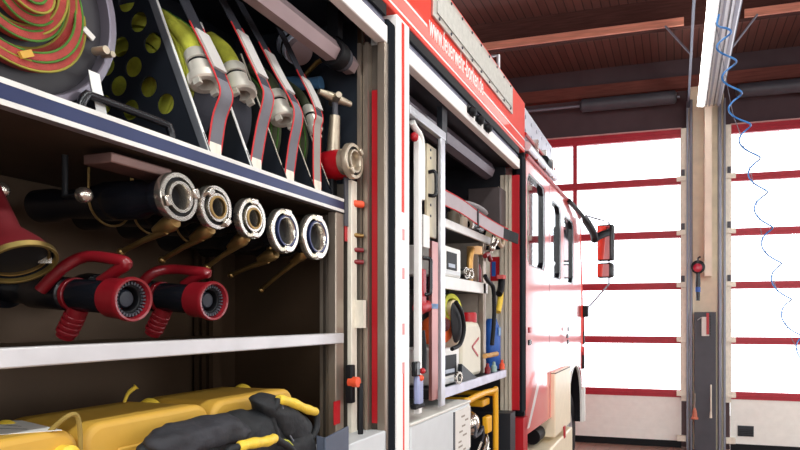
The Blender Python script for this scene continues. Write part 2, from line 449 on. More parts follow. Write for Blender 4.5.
# ---- things on the column
yc = DY-.39
c = F(698, 267, yc)
w = thing('hand_lamp', 'black round hand lamp with a red lens hung on the beige column', 'hand lamp', c)
MB().lathe(c+V((0, .02, 0)), (0, -1, 0), [(0, 0), (.075, 0), (.085, .015), (.085, .03), (.06, .04), (0, .04)], 28).build('head', blackgloss, w)
MB().lathe(c+V((-.005, -.02, -.01)), (0, -1, 0), [(.055, 0), (.05, .01), (.03, .017), (0, .02)], 24).build('lens', mat('red lens', (190, 22, 56), .25, coat=.6), w)
MB().tube([c+V((0, 0, .08)), c+V((0, 0, .11)), c+V((.03, 0, .13))], .012, 8).build('hook', blackgloss, w)
MB().tube([c+V((0, .01, -.08)), c+V((0, .01, -.2)), c+V((.0, .01, -.42))], [.026, .03, .022], 12).build('handle', blackgloss, w)
MB().cyl(c+V((0, .01, -.25)), c+V((0, .01, -.31)), .031, n=12).build('band', bluep, w)
p0, p1 = F(700, 336, yc+.15), F(711, 313, yc+.15)
w = thing('notice_rack', 'small white notice holder with red and dark print on the dark column cladding', 'notice', ((p0.x+p1.x)/2, yc+.15, p0.z))
MB().box(p0.x+.02, p1.x-.02, yc+.16, yc+.189, p0.z, p1.z-.05).build('sheet', paper, w)
MB().box(p1.x-.055, p1.x-.022, yc+.155, yc+.16, p0.z+.02, p1.z+.0).build('print_strip', redstrip, w)
b = MB()
for k in range(7): b.box(p1.x-.02, p1.x-.0, yc+.15, yc+.189, p0.z+.02+k*.036, p0.z+.042+k*.036)
b.build('clips', ink, w)
MB().tube([(p0.x-.03, yc+.17, p1.z-.09), (p0.x+.01, yc+.17, p1.z-.06), (p0.x+.06, yc+.17, p1.z-.06)], .006, 8).build('wire', alulight, w)
q = F(694.7, 419, yc+.14)
w = thing('bottle_holder', 'orange red bottle-shaped holder with a metal chain low on the column', 'holder', q)
MB().lathe(q, (0, 0, 1), [(0, 0), (.045, 0), (.045, .02), (.032, .03), (.025, .1), (.012, .14), (0, .14)], 16).build('body', mat('salmon plastic', (206, 118, 92), .5), w)
MB().tube([q+V((0, 0, .14)), q+V((.0, 0, .2)), q+V((.004, 0, .33))], .008, 8).build('chain', chrome, w)
q = F(711, 418, yc+.14)
w = MB().tube([q+V((0, 0, .42)), q+V((.0, 0, .1)), q+V((-.004, 0, 0))], [.01, .01, .018], 8).build('pull_rod', trackbeige)
tag(w, 'beige pull rod with a thick end low on the right half of the column cladding', 'rod')

# ================================================================== the fire engine
truck = thing('fire_engine', 'red and white fire engine with open side lockers parked facing the garage doors', 'fire engine', (-1.2, 3.4, 0))
TR = truck
Y1a, Y1b = .18, 1.947                  # rear locker
Y2a, Y2b = 2.12, 3.82                  # pump / tool locker
XB = -.62                              # locker back wall
ZT, ZB = 3.10, 2.774                   # red fascia
YC = 3.985                             # rear edge of the cab
# red fascia
MB().box(-.06, 0, Y1a-.5, YC-.03, ZB, ZT).build('fascia', red, TR, bevel=.006)
MB().box(-2.4, -.06, Y1a-.5, YC-.03, 2.80, 3.06).build('roof', alulight, TR)
# white pinstripes
def strip(y0, y1, z0, z1, x, t, name, m, parent=TR): return MB().box(x, x+t, y0, y1, z0, z1).build(name, m, parent)
st0 = S(427, 36.5, 0); st1 = S(483, 102, 0)
strip(Y1a-.5, st0.y, 2.852, 2.861, 0, .001, 'pinstripe', white)
strip(st1.y, YC-.03, 2.852, 2.861, 0, .001, 'pinstripe', white)
strip(Y1a-.5, YC-.03, 2.79, 2.799, 0, .001, 'pinstripe', white)
t0, t1 = S(429, 55, 0), S(483, 100, 0)
tx = text('www.feuerwehr-borken.de', .125, 'lettering', white, TR, (0.001, t0.y, 2.835), (0, 1, 0), (0, 0, 1), .002)
ln = max(v.co.y for v in tx.data.vertices)-min(v.co.y for v in tx.data.vertices)
k = (t1.y-t0.y)/ln
y00 = min(v.co.y for v in tx.data.vertices)
for v in tx.data.vertices: v.co.y = y00+(v.co.y-y00)*k
# pale riveted panel in a steel frame
pa, pb = S(431, 13, 0).y, S(511, 90, 0).y
pz0, pz1 = 2.915, 3.075
MB().box(0, .012, pa, pb, pz0, pz1).build('panel_frame', alu, TR, bevel=.003)
pn = MB().box(.012, .016, pa+.035, pb-.03, pz0+.028, pz1-.028).build('panel_field', mat('pale ribbed panel', (206, 206, 198), .5, var=.1, scale=40, bump=.4, bscale=120), TR)
n = 9
for i in range(n):
    y = pa+.06+(pb-pa-.12)*i/(n-1)
    for z in (pz0+.014, pz1-.014):
        MB().sphere((.0135, y, z), .004, .007, .007, 10, 6).build('rivet', darkgrey, TR)
# openings: shutter bar, rolled slats, black gap
for nm, a, bb in (('rear', Y1a-.5, Y1b), ('pump', Y2a+.0, Y2b)):
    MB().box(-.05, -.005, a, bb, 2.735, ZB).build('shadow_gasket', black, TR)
    MB().cyl((-.045, a, 2.715), (-.045, bb, 2.715), .034, n=16).build('shutter_slats', bluegrey, TR)
    MB().box(-.04, .0, a, bb, 2.64, 2.70).build('shutter_bar', white, TR, bevel=.004)
for px, py in ((470, 111), (478, 119.5), (486, 127.5)):
    q = S(px, py, 0.0)
    MB().sphere(q+V((.012, 0, -.004)), .022, .034, .022, 16, 10).box(-.0, .004, q.y-.045, q.y+.045, q.z-.02, q.z+.02).build('shutter_pull', black, TR)
# pillar between the lockers and the rubber seals
struct_x = .004
MB().box(-.10, struct_x, 2.012, 2.12, .55, 2.772).build('pillar', white, TR, bevel=.004)
pr = S(403, 200, struct_x).y
MB().box(struct_x, struct_x+.001, pr-.012, pr+.010, 2.08, 2.76).build('pillar_stripe', redstrip if False else red, TR)
MB().box(struct_x, struct_x+.001, pr-.0, pr+.010, .6, 1.5).build('pillar_stripe', red, TR)
for z in (2.0, 1.86, 1.66, 1.52):
    MB().box(struct_x, struct_x+.001, pr-.006, pr+.012, z-.02, z+.02).build('reflector_chip', mat('faded pink reflector', (226, 150, 150), .5), TR)
MB().box(-.03, .0, 1.950, 2.012, .6, 2.73).build('door_seal', sealrubber, TR, bevel=.008)
MB().box(-.03, .012, Y2b+.005, YC-.045, 1.10, 2.73).build('door_seal', sealrubber, TR, bevel=.008)
MB().box(-.08, -.002, YC-.045, YC-.01, .9, 2.78).build('cab_gap', black, TR)
# locker linings
def lining(name, y0, y1, zf, m):
    b = MB(); t = .02; z1 = 2.66 if y0 > 2 else 2.735
    b.box(XB-t, XB, y0-t, y1+t, zf, z1); b.box(XB-t, -.10, y0-t, y1+t, zf-t, zf); b.box(XB-t, -.06, y0-t, y1+t, z1, z1+t)
    b.box(XB, -.10, y0-t, y0, zf, z1); b.box(XB, -.0995, y1, y1+t, zf, z1)
    return b.build(name, m, TR)
lining('rear_locker_lining', Y1a, Y1b, 1.235, alusheet)
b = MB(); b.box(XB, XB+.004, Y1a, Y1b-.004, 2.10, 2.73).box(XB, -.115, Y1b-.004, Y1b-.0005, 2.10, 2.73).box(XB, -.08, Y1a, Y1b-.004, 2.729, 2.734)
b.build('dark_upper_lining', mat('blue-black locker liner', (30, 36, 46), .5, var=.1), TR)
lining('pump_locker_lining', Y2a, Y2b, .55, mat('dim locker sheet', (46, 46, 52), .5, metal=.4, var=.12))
# wall between the lockers and guide rails on it
MB().box(XB-.02, -.1, Y1b+.02, Y2a-.02, .55, 2.66).build('partition', darkpanel, TR)
def rails(yw, sgn, zlo, zhi, redlo, prefix=''):
    # sgn: rails stand off the wall yw towards -Y
    for x0, x1, t in ((-.10, -.088, .03), (-.086, -.074, .014), (-.072, -.060, .03)):
        MB().box(x0, x1, yw-t, yw, zlo, zhi).build('guide_rail', alubeige, TR)
    MB().box(-.054, -.031, yw-.012, yw, redlo, zhi-.16).build('red_strip', redstrip, TR)
    MB().box(-.030, .0, yw-.02, yw, zlo, zhi).build('edge_rail', alubeige, TR, bevel=.003)
rails(Y1b, -1, 1.25, 2.64, 1.34)
MB().box(-.10, -.0, Y1b, Y1b+.004, 1.2, 2.64).build('wall_skin', mat('grey-brown slide', (92, 84, 76), .5, metal=.5), TR)
for x0, x1 in ((-.12, -.098), (-.092, -.072), (-.066, -.05)): MB().box(x0, x1, Y2b-.03, Y2b, .6, 2.60).build('guide_rail', mat('beige guide rail', (206, 194, 176), .5, metal=.15, var=.08, stretch=(40, 40, 2)), TR)
MB().box(-.049, -.002, Y2b-.012, Y2b, 1.12, 2.6).build('red_strip', redstrip, TR)
# below the openings
MB().box(-.5, -.02, Y2b-.16, Y2b-.04, .3, 1.12).build('skirt', darkpanel, TR)
MB().box(-.5, .01, Y2b+.05, YC, .25, 1.06).build('skirt', redstrip, TR)
a, bq = S(348, 440, .0), S(386, 440, .0)
MB().box(-.1, .0, 1.62, 1.94, 1.0, 1.318).build('locker_sill', greybox, TR, bevel=.004)
MB().box(-.45, -.02, Y1a-.5, 2.1, .5, 1.0).build('chassis_skirt', darkpanel, TR)

# ---- shelves of the rear locker
YS = 1.83
def shelf(z0, z1, ribbed):
    if ribbed:
        r = MB().box(-.125, -.102, Y1a, YS, z0, z1).build('shelf_rail', alulight, TR)
        MB().box(-.102, -.100, Y1a, YS, z0, z0+.0095).box(-.102, -.100, Y1a, YS, z1-.0095, z1).build('rail_lip', mat('pale rail lip', (224, 221, 216), .35, metal=.2), r)
        MB().box(-.102, -.101, Y1a, YS, z0+.0095, z1-.0095).build('rail_groove', bluegroove, r)
        MB().box(XB, -.125, Y1a, YS, z0, z0+.012).build('shelf_plate', mat('brown shelf underside', (74, 60, 48), .55, metal=.3, var=.1), TR)
    else:
        MB().box(-.13, -.10, Y1a, YS, z0, z1).build('shelf_rail', mat('light shelf rail', (206, 204, 206), .4, metal=.35, var=.06), TR, bevel=.003)
        MB().box(XB, -.13, Y1a, YS, z0+.012, z0+.022).build('shelf_plate', alusheet, TR)
ZS2 = 2.046
shelf(ZS2, 2.091, True)
shelf(1.617, 1.651, False)
# shelf uprights at the right end, rear post, back corner
y = S(340, 250, -.105).y
MB().box(-.135, -.105, y-.025, y+.025, 1.24, 2.044).build('upright', alubeige, TR, bevel=.003)
for k in (.014, .036): MB().box(-.15-k, -.138-k, y+.01, y+.03, 1.24, 2.04).build('upright_rib', alubeige, TR)
y = S(355.5, 250, -.085).y
MB().box(-.105, -.088, y-.02, y+.017, 1.24, 2.16).build('slide_post', trackbeige, TR, bevel=.002)
MB().box(-.20, -.106, y-.012, y+.016, 1.24, 2.15).build('slide_side', mat('grey-brown slide', (92, 84, 76), .5, metal=.5), TR)
MB().box(-.104, -.056, y+.0, y+.02, S(356, 328, -.08).z, S(356, 300, -.08).z).build('slide_bracket', trackbeige, TR)
b = MB()
q0 = S(348, 209, -.106)
MB().box(-.105, -.1, q0.y-.03, q0.y+.02, q0.z-.06, q0.z+.1).build('latch_plate', darkgrey, TR)
for py in (204, 235.5, 250, 262):
    q = S(361, py, -.075); m = orange if py == 204 else (brass if py == 235.5 else redplastic)
    MB().cyl(q+V((-.02, -.02, 0)), q+V((.0, .012, 0)), .008 if py > 210 else .012, n=10).build('catch_pin', m, TR)
for k, x in enumerate((-.60, -.57, -.54)): MB().box(x-.008, x+.008, 1.73, 1.77, 1.24, 2.04).build('corner_post', alusheet, TR)
# red/white sticker, latch with orange knob, black pull on the slide
q = S(342, 412, -.086); MB().box(-.1052, -.1040, q.y-.02, q.y+.02, q.z-.04, q.z+.035).build('sticker', redstrip, TR)
q = S(348.5, 233, -.106); MB().box(-.1052, -.104, q.y-.028, q.y+.0, q.z-.03, q.z+.04).build('sticker', redstrip, TR)
q = S(350, 380, -.08); lt = MB().box(-.09, -.066, q.y-.015, q.y+.012, q.z-.075, q.z+.05).build('slide_latch', black, TR, bevel=.004)
q = S(355, 382, -.06); MB().cyl(q+V((-.02, 0, 0)), q+V((.012, 0, 0)), .017, n=16).build('knob', orange, lt)
q = S(360.5, 410, -.05)
MB().tube([q+V((-.03, -.02, .085)), q+V((0, 0, .085)), q+V((0, 0, -.09)), q+V((-.03, -.02, -.09))], .009, 10).build('pull_handle', black, TR)
# box tube and reel of the shutter at the locker roof
xa, za = -.125, 2.565
yk = S(334, 45, xa).y
MB().lathe((xa, Y1a, za), (0, 1, 0), [(0, 0), (.036, 0), (.036, yk-Y1a), (0, yk-Y1a)], 6).build('winding_tube', mat('mauve coated tube', (172, 152, 154), .45, metal=.3, var=.05), TR)
MB().lathe((xa, yk+.04, za), (0, 1, 0), [(0, 0), (.033, 0), (.033, 1.915-yk-.04), (0, 1.915-yk-.04)], 6).build('winding_tube', MATS['mauve coated tube'], TR)
MB().ring((xa, yk-.02, za), (0, 1, 0), .046, .02, 0, .05, 28).build('tube_clamp', black, TR)
MB().ring((xa, yk+.035, za), (0, 1, 0), .041, .02, 0, .02, 28).build('tube_collar', darkgrey, TR)
MB().box(xa-.02, xa+.02, yk-.01, yk+.02, za+.05, 2.734).build('tube_hanger', black, TR)

# ---- cab
def arc_arch(yc, w, z0, zt, n=20):
    """outline of a wheel arch open at the bottom"""
    return [(yc-w*math.cos(PI*i/n), z0+(zt-z0)*math.sin(PI*i/n)**.75) for i in range(n+1)]
zc0, zc1 = .93, 2.78
Ymg0, Ymg1 = S(551, 400, 0).y, S(567, 400, 0).y
Yw0, Yw1 = S(568, 400, 0).y, S(582, 400, 0).y
outer = [(YC, zc0), (Ymg0, zc0-.01), (Ymg0, 1.27), (Yw0-.02, 1.27)]
outer += arc_arch((Yw0+Yw1)/2, (Yw1-Yw0)/2, 1.0, 1.24)[1:-1]
outer += [(Yw1+.02, 1.0), (6.5, .95), (6.5, 1.6), (6.35, 2.78), (YC, 2.78)]
def win(p0, p1, zb, ztop, r=.05, slant=0.): return [(p0+r, zb), (p1-r, zb), (p1, zb+r), (p1-slant, ztop-r), (p1-slant-r, ztop), (p0+r, ztop), (p0, ztop-r), (p0, zb+r)]
w1 = (4.03, S(545, 230, 0).y, 2.06, 2.66); w2 = (S(551.5, 230, 0).y, S(561, 230, 0).y, 2.03, 2.63); w3 = (S(564, 230, 0).y, S(573.5, 230, 0).y, 2.03, 2.60)
cabm = plate(outer, [win(w[0]-.011, w[1]+.011, w[2]-.011, w[3]+.011) for w in (w1, w2, w3)], .05, 'cab_side', redcab, TR, 0.0, bevel=.004)
for w in (w1, w2, w3):
    wf = plate(win(w[0]-.012, w[1]+.012, w[2]-.012, w[3]+.012), [win(w[0]-.004, w[1]-.05, w[2]+.0, w[3]-.004)], .034, 'window_frame', blackgloss, TR, -.002)
    plate(win(w[0]+.002, w[1]-.002, w[2]+.002, w[3]-.002), [], .006, 'window_glass', cabglass, TR, -.022)
# cab volume behind the side skin
MB().box(-2.4, -.05, YC, 6.35, 1.3, 1.95).box(-2.4, -.05, YC, 6.3, 2.70, 2.78).box(-2.4, -2.35, YC, 6.4, 1.95, 2.70).box(-2.4, -.06, YC, YC+.03, 1.3, 2.7).build('cab_body', redcab, TR)
MB().prism([(-2.4, 6.5, .95), (-2.4, 6.56, .95), (-2.4, 6.56, 1.9), (-2.4, 6.40, 2.78), (-2.4, 6.34, 2.78), (-2.4, 6.5, 1.9)], (2.36, 0, 0)).build('cab_front', redcab, TR)
# rounded red corner post
qa, qb = S(578, 318, 0), S(578, 215, 0)
MB().tube([(-.045, 6.49, 1.35), (-.045, 6.50, 1.9), (-.05, 6.36, 2.74)], .055, 16).build('corner_post', red, TR)
for py, m, h in ((322, redstrip, .10), (338, black, .07), (352, redstrip, .05), (362, black, .08)):
    q = S(583, py, .02); MB().box(-.02, .02, 6.50, 6.575, q.z-h, q.z+h).build('corner_lamp', m, TR, bevel=.01)
# gutter, roof kit box with tubes
MB().tube([(.005, YC, 2.765), (.005, 6.1, 2.765), (.0, 6.35, 2.72)], .014, 8).build('gutter', redstrip, TR)
MB().tube(smooth([(.02, 5.55, 2.755), (.06, 6.2, 2.70), (.10, 6.62, 2.60), (.1, 6.75, 2.54)], 5), [.02]*6+[.04]*10, 12).build('sun_visor', black, TR)
kb = S(522, 100, -.02), S(552, 143, -.02)
holes = []
for i in range(6):
    for j in range(3):
        yy = kb[0].y+.1+(kb[1].y-kb[0].y-.16)*i/5; zz = 2.86+.09*j
        holes.append([(yy+.016*math.cos(t*PI/4), zz+.016*math.sin(t*PI/4)) for t in range(8)])
plate([(kb[0].y, 2.82), (kb[1].y-.02, 2.82), (kb[1].y, 2.86), (kb[1].y, 3.08), (kb[0].y, 3.10)], holes, .012, 'roof_box_side', mat('pale blue-grey alloy', (206, 210, 222), .4, metal=.4, var=.05), TR, -.02)
MB().box(-1.2, -.05, kb[0].y, kb[1].y-.04, 2.79, 3.06).build('roof_box', alulight, TR)
MB().tube([(.0, kb[0].y, 2.90), (.0, kb[1].y, 2.90)], .012, 8).build('roof_tube', redstrip, TR)
MB().tube([(.01, kb[0].y+.0, 2.82), (.01, kb[1].y-.05, 2.82)], .03, 12).build('roof_tube', alulight, TR)
q = S(545, 161, .02); MB().cyl(q+V((0, -.03, 0)), q+V((0, .12, 0)), .035, n=14).build('tube_end', black, TR)
for k in range(3): MB().box(-.012, .03, kb[0].y+.25+k*.28, kb[0].y+.28+k*.28, 2.79, 2.93).build('tube_clip', chrome, TR)
q = S(508, 62, -.2)
MB().tube([(-.3, q.y+.1, 3.05), (-.3, q.y+.1, q.z+.1), (-.42, q.y+.1, q.z+.1)], .014, 8).build('roof_hook', alulight, TR)
# door handles and seams
for px, py in ((529, 330), (529, 342.5), (568, 329), (567, 336), (567.5, 342)):
    q = S(px, py, .026)
    MB().box(.022, .034, q.y-.02, q.y+.05, q.z-.018, q.z+.018).build('hinge_cap', blackgloss if py != 330 else redstrip, TR, bevel=.004)
MB().box(.0245, .0265, w1[1]+.035, w1[1]+.043, .95, 2.7).build('door_seam', redplastic, TR)
# pale diagonal livery stripe low on the door
qa, qb = S(541, 372, .0255), S(528.5, 428, .0255)
MB().hexa([qa+V((-.0004, -.05, 0)), qa+V((-.0004, .05, 0)), qb+V((-.0004, .03, 0)), qb+V((-.0004, -.03, 0)), qa+V((.001, -.05, 0)), qa+V((.001, .05, 0)), qb+V((.001, .03, 0)), qb+V((.001, -.03, 0))]).build('livery_stripe', mat('white livery film', (250, 248, 246), .3, coat=1, coat_ior=2.4, coat_rough=.1), TR)
# mudguard, step, wheel
MB().box(-.25, .035, Ymg0, Ymg1, .76, 1.27).build('mudguard', cream, TR, bevel=.012)
MB().box(-.25, .038, Ymg0, Ymg1, 1.262, 1.267).build('mudguard_seam', black, TR)
MB().box(-.35, .045, Ymg0-.3, Ymg1+.03, .40, .72).build('step_box', cream, TR, bevel=.012)
q = S(565, 432, .05); MB().box(.04, .052, q.y-.03, q.y+.03, q.z-.05, q.z+.05).build('marker_lamp', redstrip, TR, bevel=.004)
MB().cyl((-.1, Ymg0-.22, .80), (-.1, Ymg0-.02, .80), .06, n=14).build('air_valve', black, TR)
b = MB(); ywc = (Yw0+Yw1)/2; ar = arc_arch(ywc, (Yw1-Yw0)/2, .62, 1.24, 24)
arch_o = [(-.02, p[0], p[1]) for p in ar]
b.ribbon([V(p)+V((.012, 0, 0)) for p in arch_o], (.02, 0, 0), .02).build('arch_trim', whiteplastic, TR)
MB().ribbon([V((-.22, ywc+(p[0]-ywc)*1.02, p[1]+.0)) for p in ar], (.4, 0, 0), .015).build('arch_liner', black, TR)
MB().box(-.55, -.42, Yw0-.05, Yw1+.08, .5, 1.3).build('arch_back', black, TR)
MB().box(-.06, .03, Yw1+.01, 6.55, .62, .98).build('bumper', whiteplastic, TR, bevel=.012)
wc = V((-.36, ywc+.03, .52))
MB().lathe(wc, (1, 0, 0), [(.30, 0), (.46, .0), (.515, .03), (.52, .1), (.52, .2), (.50, .26), (.44, .285), (.30, .27)], 48, caps=False).build('tyre', black, TR)
rim = MB().lathe(wc, (1, 0, 0), [(0, .22), (.09, .22), (.10, .16), (.22, .14), (.26, .22), (.30, .275), (.31, .27), (.30, .2)], 40, caps=False).build('wheel_rim', alulight, TR)
for k in range(10):
    t = 2*PI*k/10; MB().cyl(wc+V((.14, .15*math.cos(t), .15*math.sin(t))), wc+V((.18, .15*math.cos(t), .15*math.sin(t))), .014, n=6).build('wheel_nut', chrome, rim)
wc2 = wc+V((0, -4.6, 0))
# chassis under the body so that the engine stands on something
MB().box(-2.2, -.5, -.3, 6.3, .45, .9).build('chassis', black, TR)
for yw in (ywc, .9):
    for xw in ((-2.35,) if yw == ywc else (-2.35, -.5)):
        MB().lathe((xw, yw, .52), (1, 0, 0), [(0, .05), (.3, .0), (.46, .0), (.52, .06), (.52, .22), (.46, .28), (.3, .27), (0, .25)], 36, caps=False).build('tyre', black, TR)
# ---- mirror on its arm
MY = 6.72
m0, m1 = F(597, 261, MY), F(614, 224, MY); n0, n1 = F(597, 278, MY), F(613.5, 262.5, MY)
def mirror(p, q, nm):
    c = V(((p.x+q.x)/2, MY+.04, (p.z+q.z)/2)); t = math.radians(13); ux, uy = V((math.cos(t), -math.sin(t), 0)), V((math.sin(t), math.cos(t), 0)); w = q.x-p.x; hh = q.z-p.z
    h = MB().obox(c, ux*w, uy*.085, V((0, 0, hh))).build('mirror_housing', blackgloss, TR, bevel=.022, seg=3)
    MB().obox(c-uy*.0445-ux*.012, ux*(w-.045), uy*.003, V((0, 0, hh-.03))).build('mirror_face', mirrorglass, h)
    return h
mirror(m0, m1, 'a'); mirror(n0, n1, 'b')
ax = F(609, 270, MY+.05)
kn = S(581, 310, .03)
arm = MB().tube([(.03, 6.56, kn.z+.02), (.06, MY, kn.z+.06), (ax.x, MY+.05, F(606, 284, MY+.05).z), (ax.x, MY+.05, m1.z+.03), (.1, MY+.03, F(590, 218, MY).z), (0.04, 6.5, F(585, 219, MY).z+.0)], .010, 8).build('mirror_arm', pipegrey, TR)
MB().box(-.01, .06, 6.49, 6.6, kn.z-.07, kn.z+.05).build('arm_mount', black, TR, bevel=.012)

# ================================================================== equipment in the rear locker
XS = -.115
def Yat(px, x): return S(px, 0, x).y
# --- hose reel, upper shelf
valloy0 = mat('dull beige alloy', (186, 172, 152), .35, metal=.75, var=.12, scale=30)
rc = S(10, -16, -.17); R = 115*(rc.y*cT+(D+.17)*sT)/FPX
reel = thing('hose_reel', 'large dark hose reel wound with flat red hose edged in green on the upper shelf', 'hose reel', (rc.x-.1, rc.y, rc.z-R))
MB().ring(rc, (1, 0, 0), R, R-.016, -.03, .018, 64).build('rim', mat('grey lilac rim', (116, 110, 122), .3, metal=.6, var=.06), reel)
MB().lathe(rc, (1, 0, 0), [(.03, -.02), (R-.012, -.02), (R-.012, -.008), (R*.83, -.002), (.03, -.006)], 64).build('flange', mat('reel flange grey', (52, 50, 54), .5, var=.08), reel)
MB().cyl(rc+V((-.2, 0, 0)), rc+V((.0, 0, 0)), .035, n=20).build('hub', black, reel)
random.seed(3)
turns = [(.150-.0165*k, .0150, .002+.0055*k, random.uniform(-.008, .004), random.uniform(-.004, .006)) for k in range(8)]
for k, (rr, w, dx, oy, oz) in enumerate(turns):
    c = rc+V((dx, oy, oz)); ax = V((1, random.uniform(-.2, .2), random.uniform(-.2, .2)))
    t = MB().ring(c, ax, rr*1.0, rr-w, -.014, .004, 56).build('hose_turn', hosered, reel)
    b = MB(); u, v, a = frame(ax)
    for r2 in (rr+.001, rr-w):
        b.tube([c+a*.003+(u*math.cos(i*PI/24)+v*math.sin(i*PI/24))*r2 for i in range(48)], .0022, 6, closed=True)
    b.build('edge_stripe', mat('olive edge stripe', (150, 140, 52), .8, var=.2) if k % 2 == 0 else hosedark, t)
q = S(87, 34, rc.x+.0); MB().obox(q+V((.004, 0, 0)), (.004, 0, 0), (0, .022, -.012), (0, .006, .01)).build('rim_label', paper, reel)
q = S(26, 54, rc.x+.03); MB().obox(q, (.006, 0, 0), (0, .02, .012), (0, -.006, .01)).build('hose_clip', yellow, reel)
q = S(106, 52, -.14); b = MB().cyl(q+V((-.02, -.008, 0)), q+V((.01, -.008, 0)), .008, n=12).cyl(q+V((-.02, .012, 0)), q+V((.005, .012, 0)), .006, n=12)
b.build('axle_bolt', valloy0, reel)
# --- black carrying bracket with a white strap
zs = 2.060
p = S(82, 86, -.14)
hd = thing('carry_bracket', 'black bent tube bracket along the shelf edge in front of the perforated divider', 'bracket', (-.12, p.y+.1, zs))
ye = Yat(172, -.14); z1 = p.z-.012
MB().tube(smooth([(-.14, p.y-.005, zs), (-.14, p.y-.003, z1-.03), (-.14, p.y+.008, z1-.004), (-.14, p.y+.03, z1), (-.14, ye-.03, z1), (-.14, ye-.008, z1-.006), (-.14, ye, z1-.03), (-.14, ye, zs)], 4), .0085, 12).build('tube', blackgloss, hd)
MB().cyl((-.16, p.y-.045, zs+.03), (-.16, p.y, zs+.03), .004, n=8).build('pin', chrome, hd)
q = S(94, 72, -.1502); q2 = S(101, 110, -.1502)
w = MB().ribbon([q, q+V((.0, .006, -.03)), (q+q2)/2, q2+V((0, 0, -.0)), q2+V((0, .003, -.04))], (0, .024, 0), .001).build('white_tag', whiteplastic)
tag(w, 'cream webbing tag hanging behind the black bent tube bracket', 'tag')

# --- dividers with slanted front edges
def slant(px, py):
    y = Yat(px, -.105); a = V((-.108, y, ZS2+.03)); return y
ys = [Yat(p, -.105) for p in (214, 256, 290, 318, 336)]
edge_top = F(157, 0, ys[0]); dvx = (edge_top.x+.108)/(edge_top.z-2.075)
dv = []
for i, y in enumerate(ys):
    zt = 2.52-.025*i
    P = [(-.128, y, zs), (-.128, y, 2.0935), (-.114, y, 2.0935), (-.110+dvx*(zt-2.075), y, zt), (-.60, y, zt), (-.60, y, zs)]
    d = thing('divider_plate', ['dark divider sheet with round holes showing green hose, beside the hose reel', 'dark divider sheet between the first and second grey hose strap', 'dark divider sheet between the second and third grey hose strap', 'dark divider sheet between the third and fourth grey hose strap', 'last dark divider sheet, right beside the red valve'][i], 'divider', (-.35, y, zs), 'divider sheets on the upper shelf')
    if i == 0:
        holes = []
        base = [(139, 22), (153, 43), (121, 47), (134, 67), (149, 87), (119, 86), (166, 104), (131, 110), (127, 2), (108, 26), (107, 66), (144, -20), (115, -22), (104, 105)]
        for px, py in base:
            c = F(px, py, y); r = .0255
            if c.z-r < 2.068: c.z = 2.068+r
            holes.append([(c.x+r*math.cos(t*PI/12), c.z+r*math.sin(t*PI/12)) for t in range(24)])
        plate([(p[0], p[2]) for p in P], holes, .004, 'perforated_sheet', darkpanel, d, tf=Matrix(((1, 0, 0, 0), (0, 0, -1, y), (0, 1, 0, 0), (0, 0, 0, 1))))
        MB().prism([V((-.134, y-.004, 2.095)), V((-.1165, y-.004, 2.095)), V((-.1085+dvx*(zt-2.075), y-.004, zt)), V((-.127+dvx*(zt-2.075), y-.004, zt))], (0, -.003, 0)).build('flange', mat('mid grey flange', (92, 94, 100), .5), d)
    else: MB().prism([V(p)+V((0, -.002, 0)) for p in P], (0, .004, 0)).build('sheet', darkpanel, d)
    e0, e1 = V((-.1085+dvx*.02, y, 2.095)), V((-.1085+dvx*(zt-2.075), y, zt))
    MB().ribbon([e0, e1], (0, .0065 if i < 2 else .004, 0), .003).build('bright_edge', white if i < 2 else trackbeige, d)
    dv.append(d)
# --- four rolled hoses held by grey straps
def coupling_end(o, a, r, parent, name='hose_coupling'):
    o, a = V(o), V(a).normalized()
    c = MB().lathe(o, a, [(r*.72, 0), (r*.8, .004), (r*.8, .028), (r*.66, .03), (r*.66, .036), (r*.78, .038), (r*.78, .07), (r*1.05, .072), (r*1.05, .09), (r*.92, .094), (r*.55, .094), (r*.5, .06), (0, .06)], 28).build(name, mat('satin hose coupling', (232, 226, 214), .32, metal=.35, var=.05), parent)
    MB().ring(o, a, r*.70, r*.6, .0295, .0365, 28).build('seal', black, c)
    u, v, w = frame(a)
    for s in (-1, 1): MB().obox(o+a*.1+u*s*r*.8, u*r*.3, v*r*.5, a*.016).build('claw', MATS['satin hose coupling'], c)
    return c
straps = [  # photo track of each strap's middle: foot, belly, pad, top
 [(214, 151), (219, 118), (226, 96), (222, 80), (211, 55), (196, 25), (176, -18)],
 [(255, 166), (261, 130), (268, 99), (265, 86), (253, 60), (236, 25), (214, -15)],
 [(288.5, 178), (293, 145), (298, 117), (294, 102), (279, 76), (263, 45), (238, 0)],
 [(317, 188), (316.5, 160), (317, 128), (319, 116), (313, 98), (300, 72), (280, 30)]]
hl = ['yellow-green rolled hose with silver coupling behind the first grey strap from the left', 'yellow-green rolled hose with silver coupling behind the second grey strap from the left', 'dark rolled hose with silver coupling behind the third grey strap from the left', 'dark rolled hose behind the rightmost grey strap beside the red valve']
sl = ['grey webbing strap with red edges, leftmost, beside the perforated divider', 'grey webbing strap with red edges, second from the perforated divider', 'grey webbing strap with red edges, second from the red valve', 'grey webbing strap with red edges, nearest the red valve']
cps = [(201, 70), (238, 82), (280, 108), (312, 120)]
yc2 = [ys[0]+.07, ys[1]+.062, ys[2]+.062, ys[3]+.062]
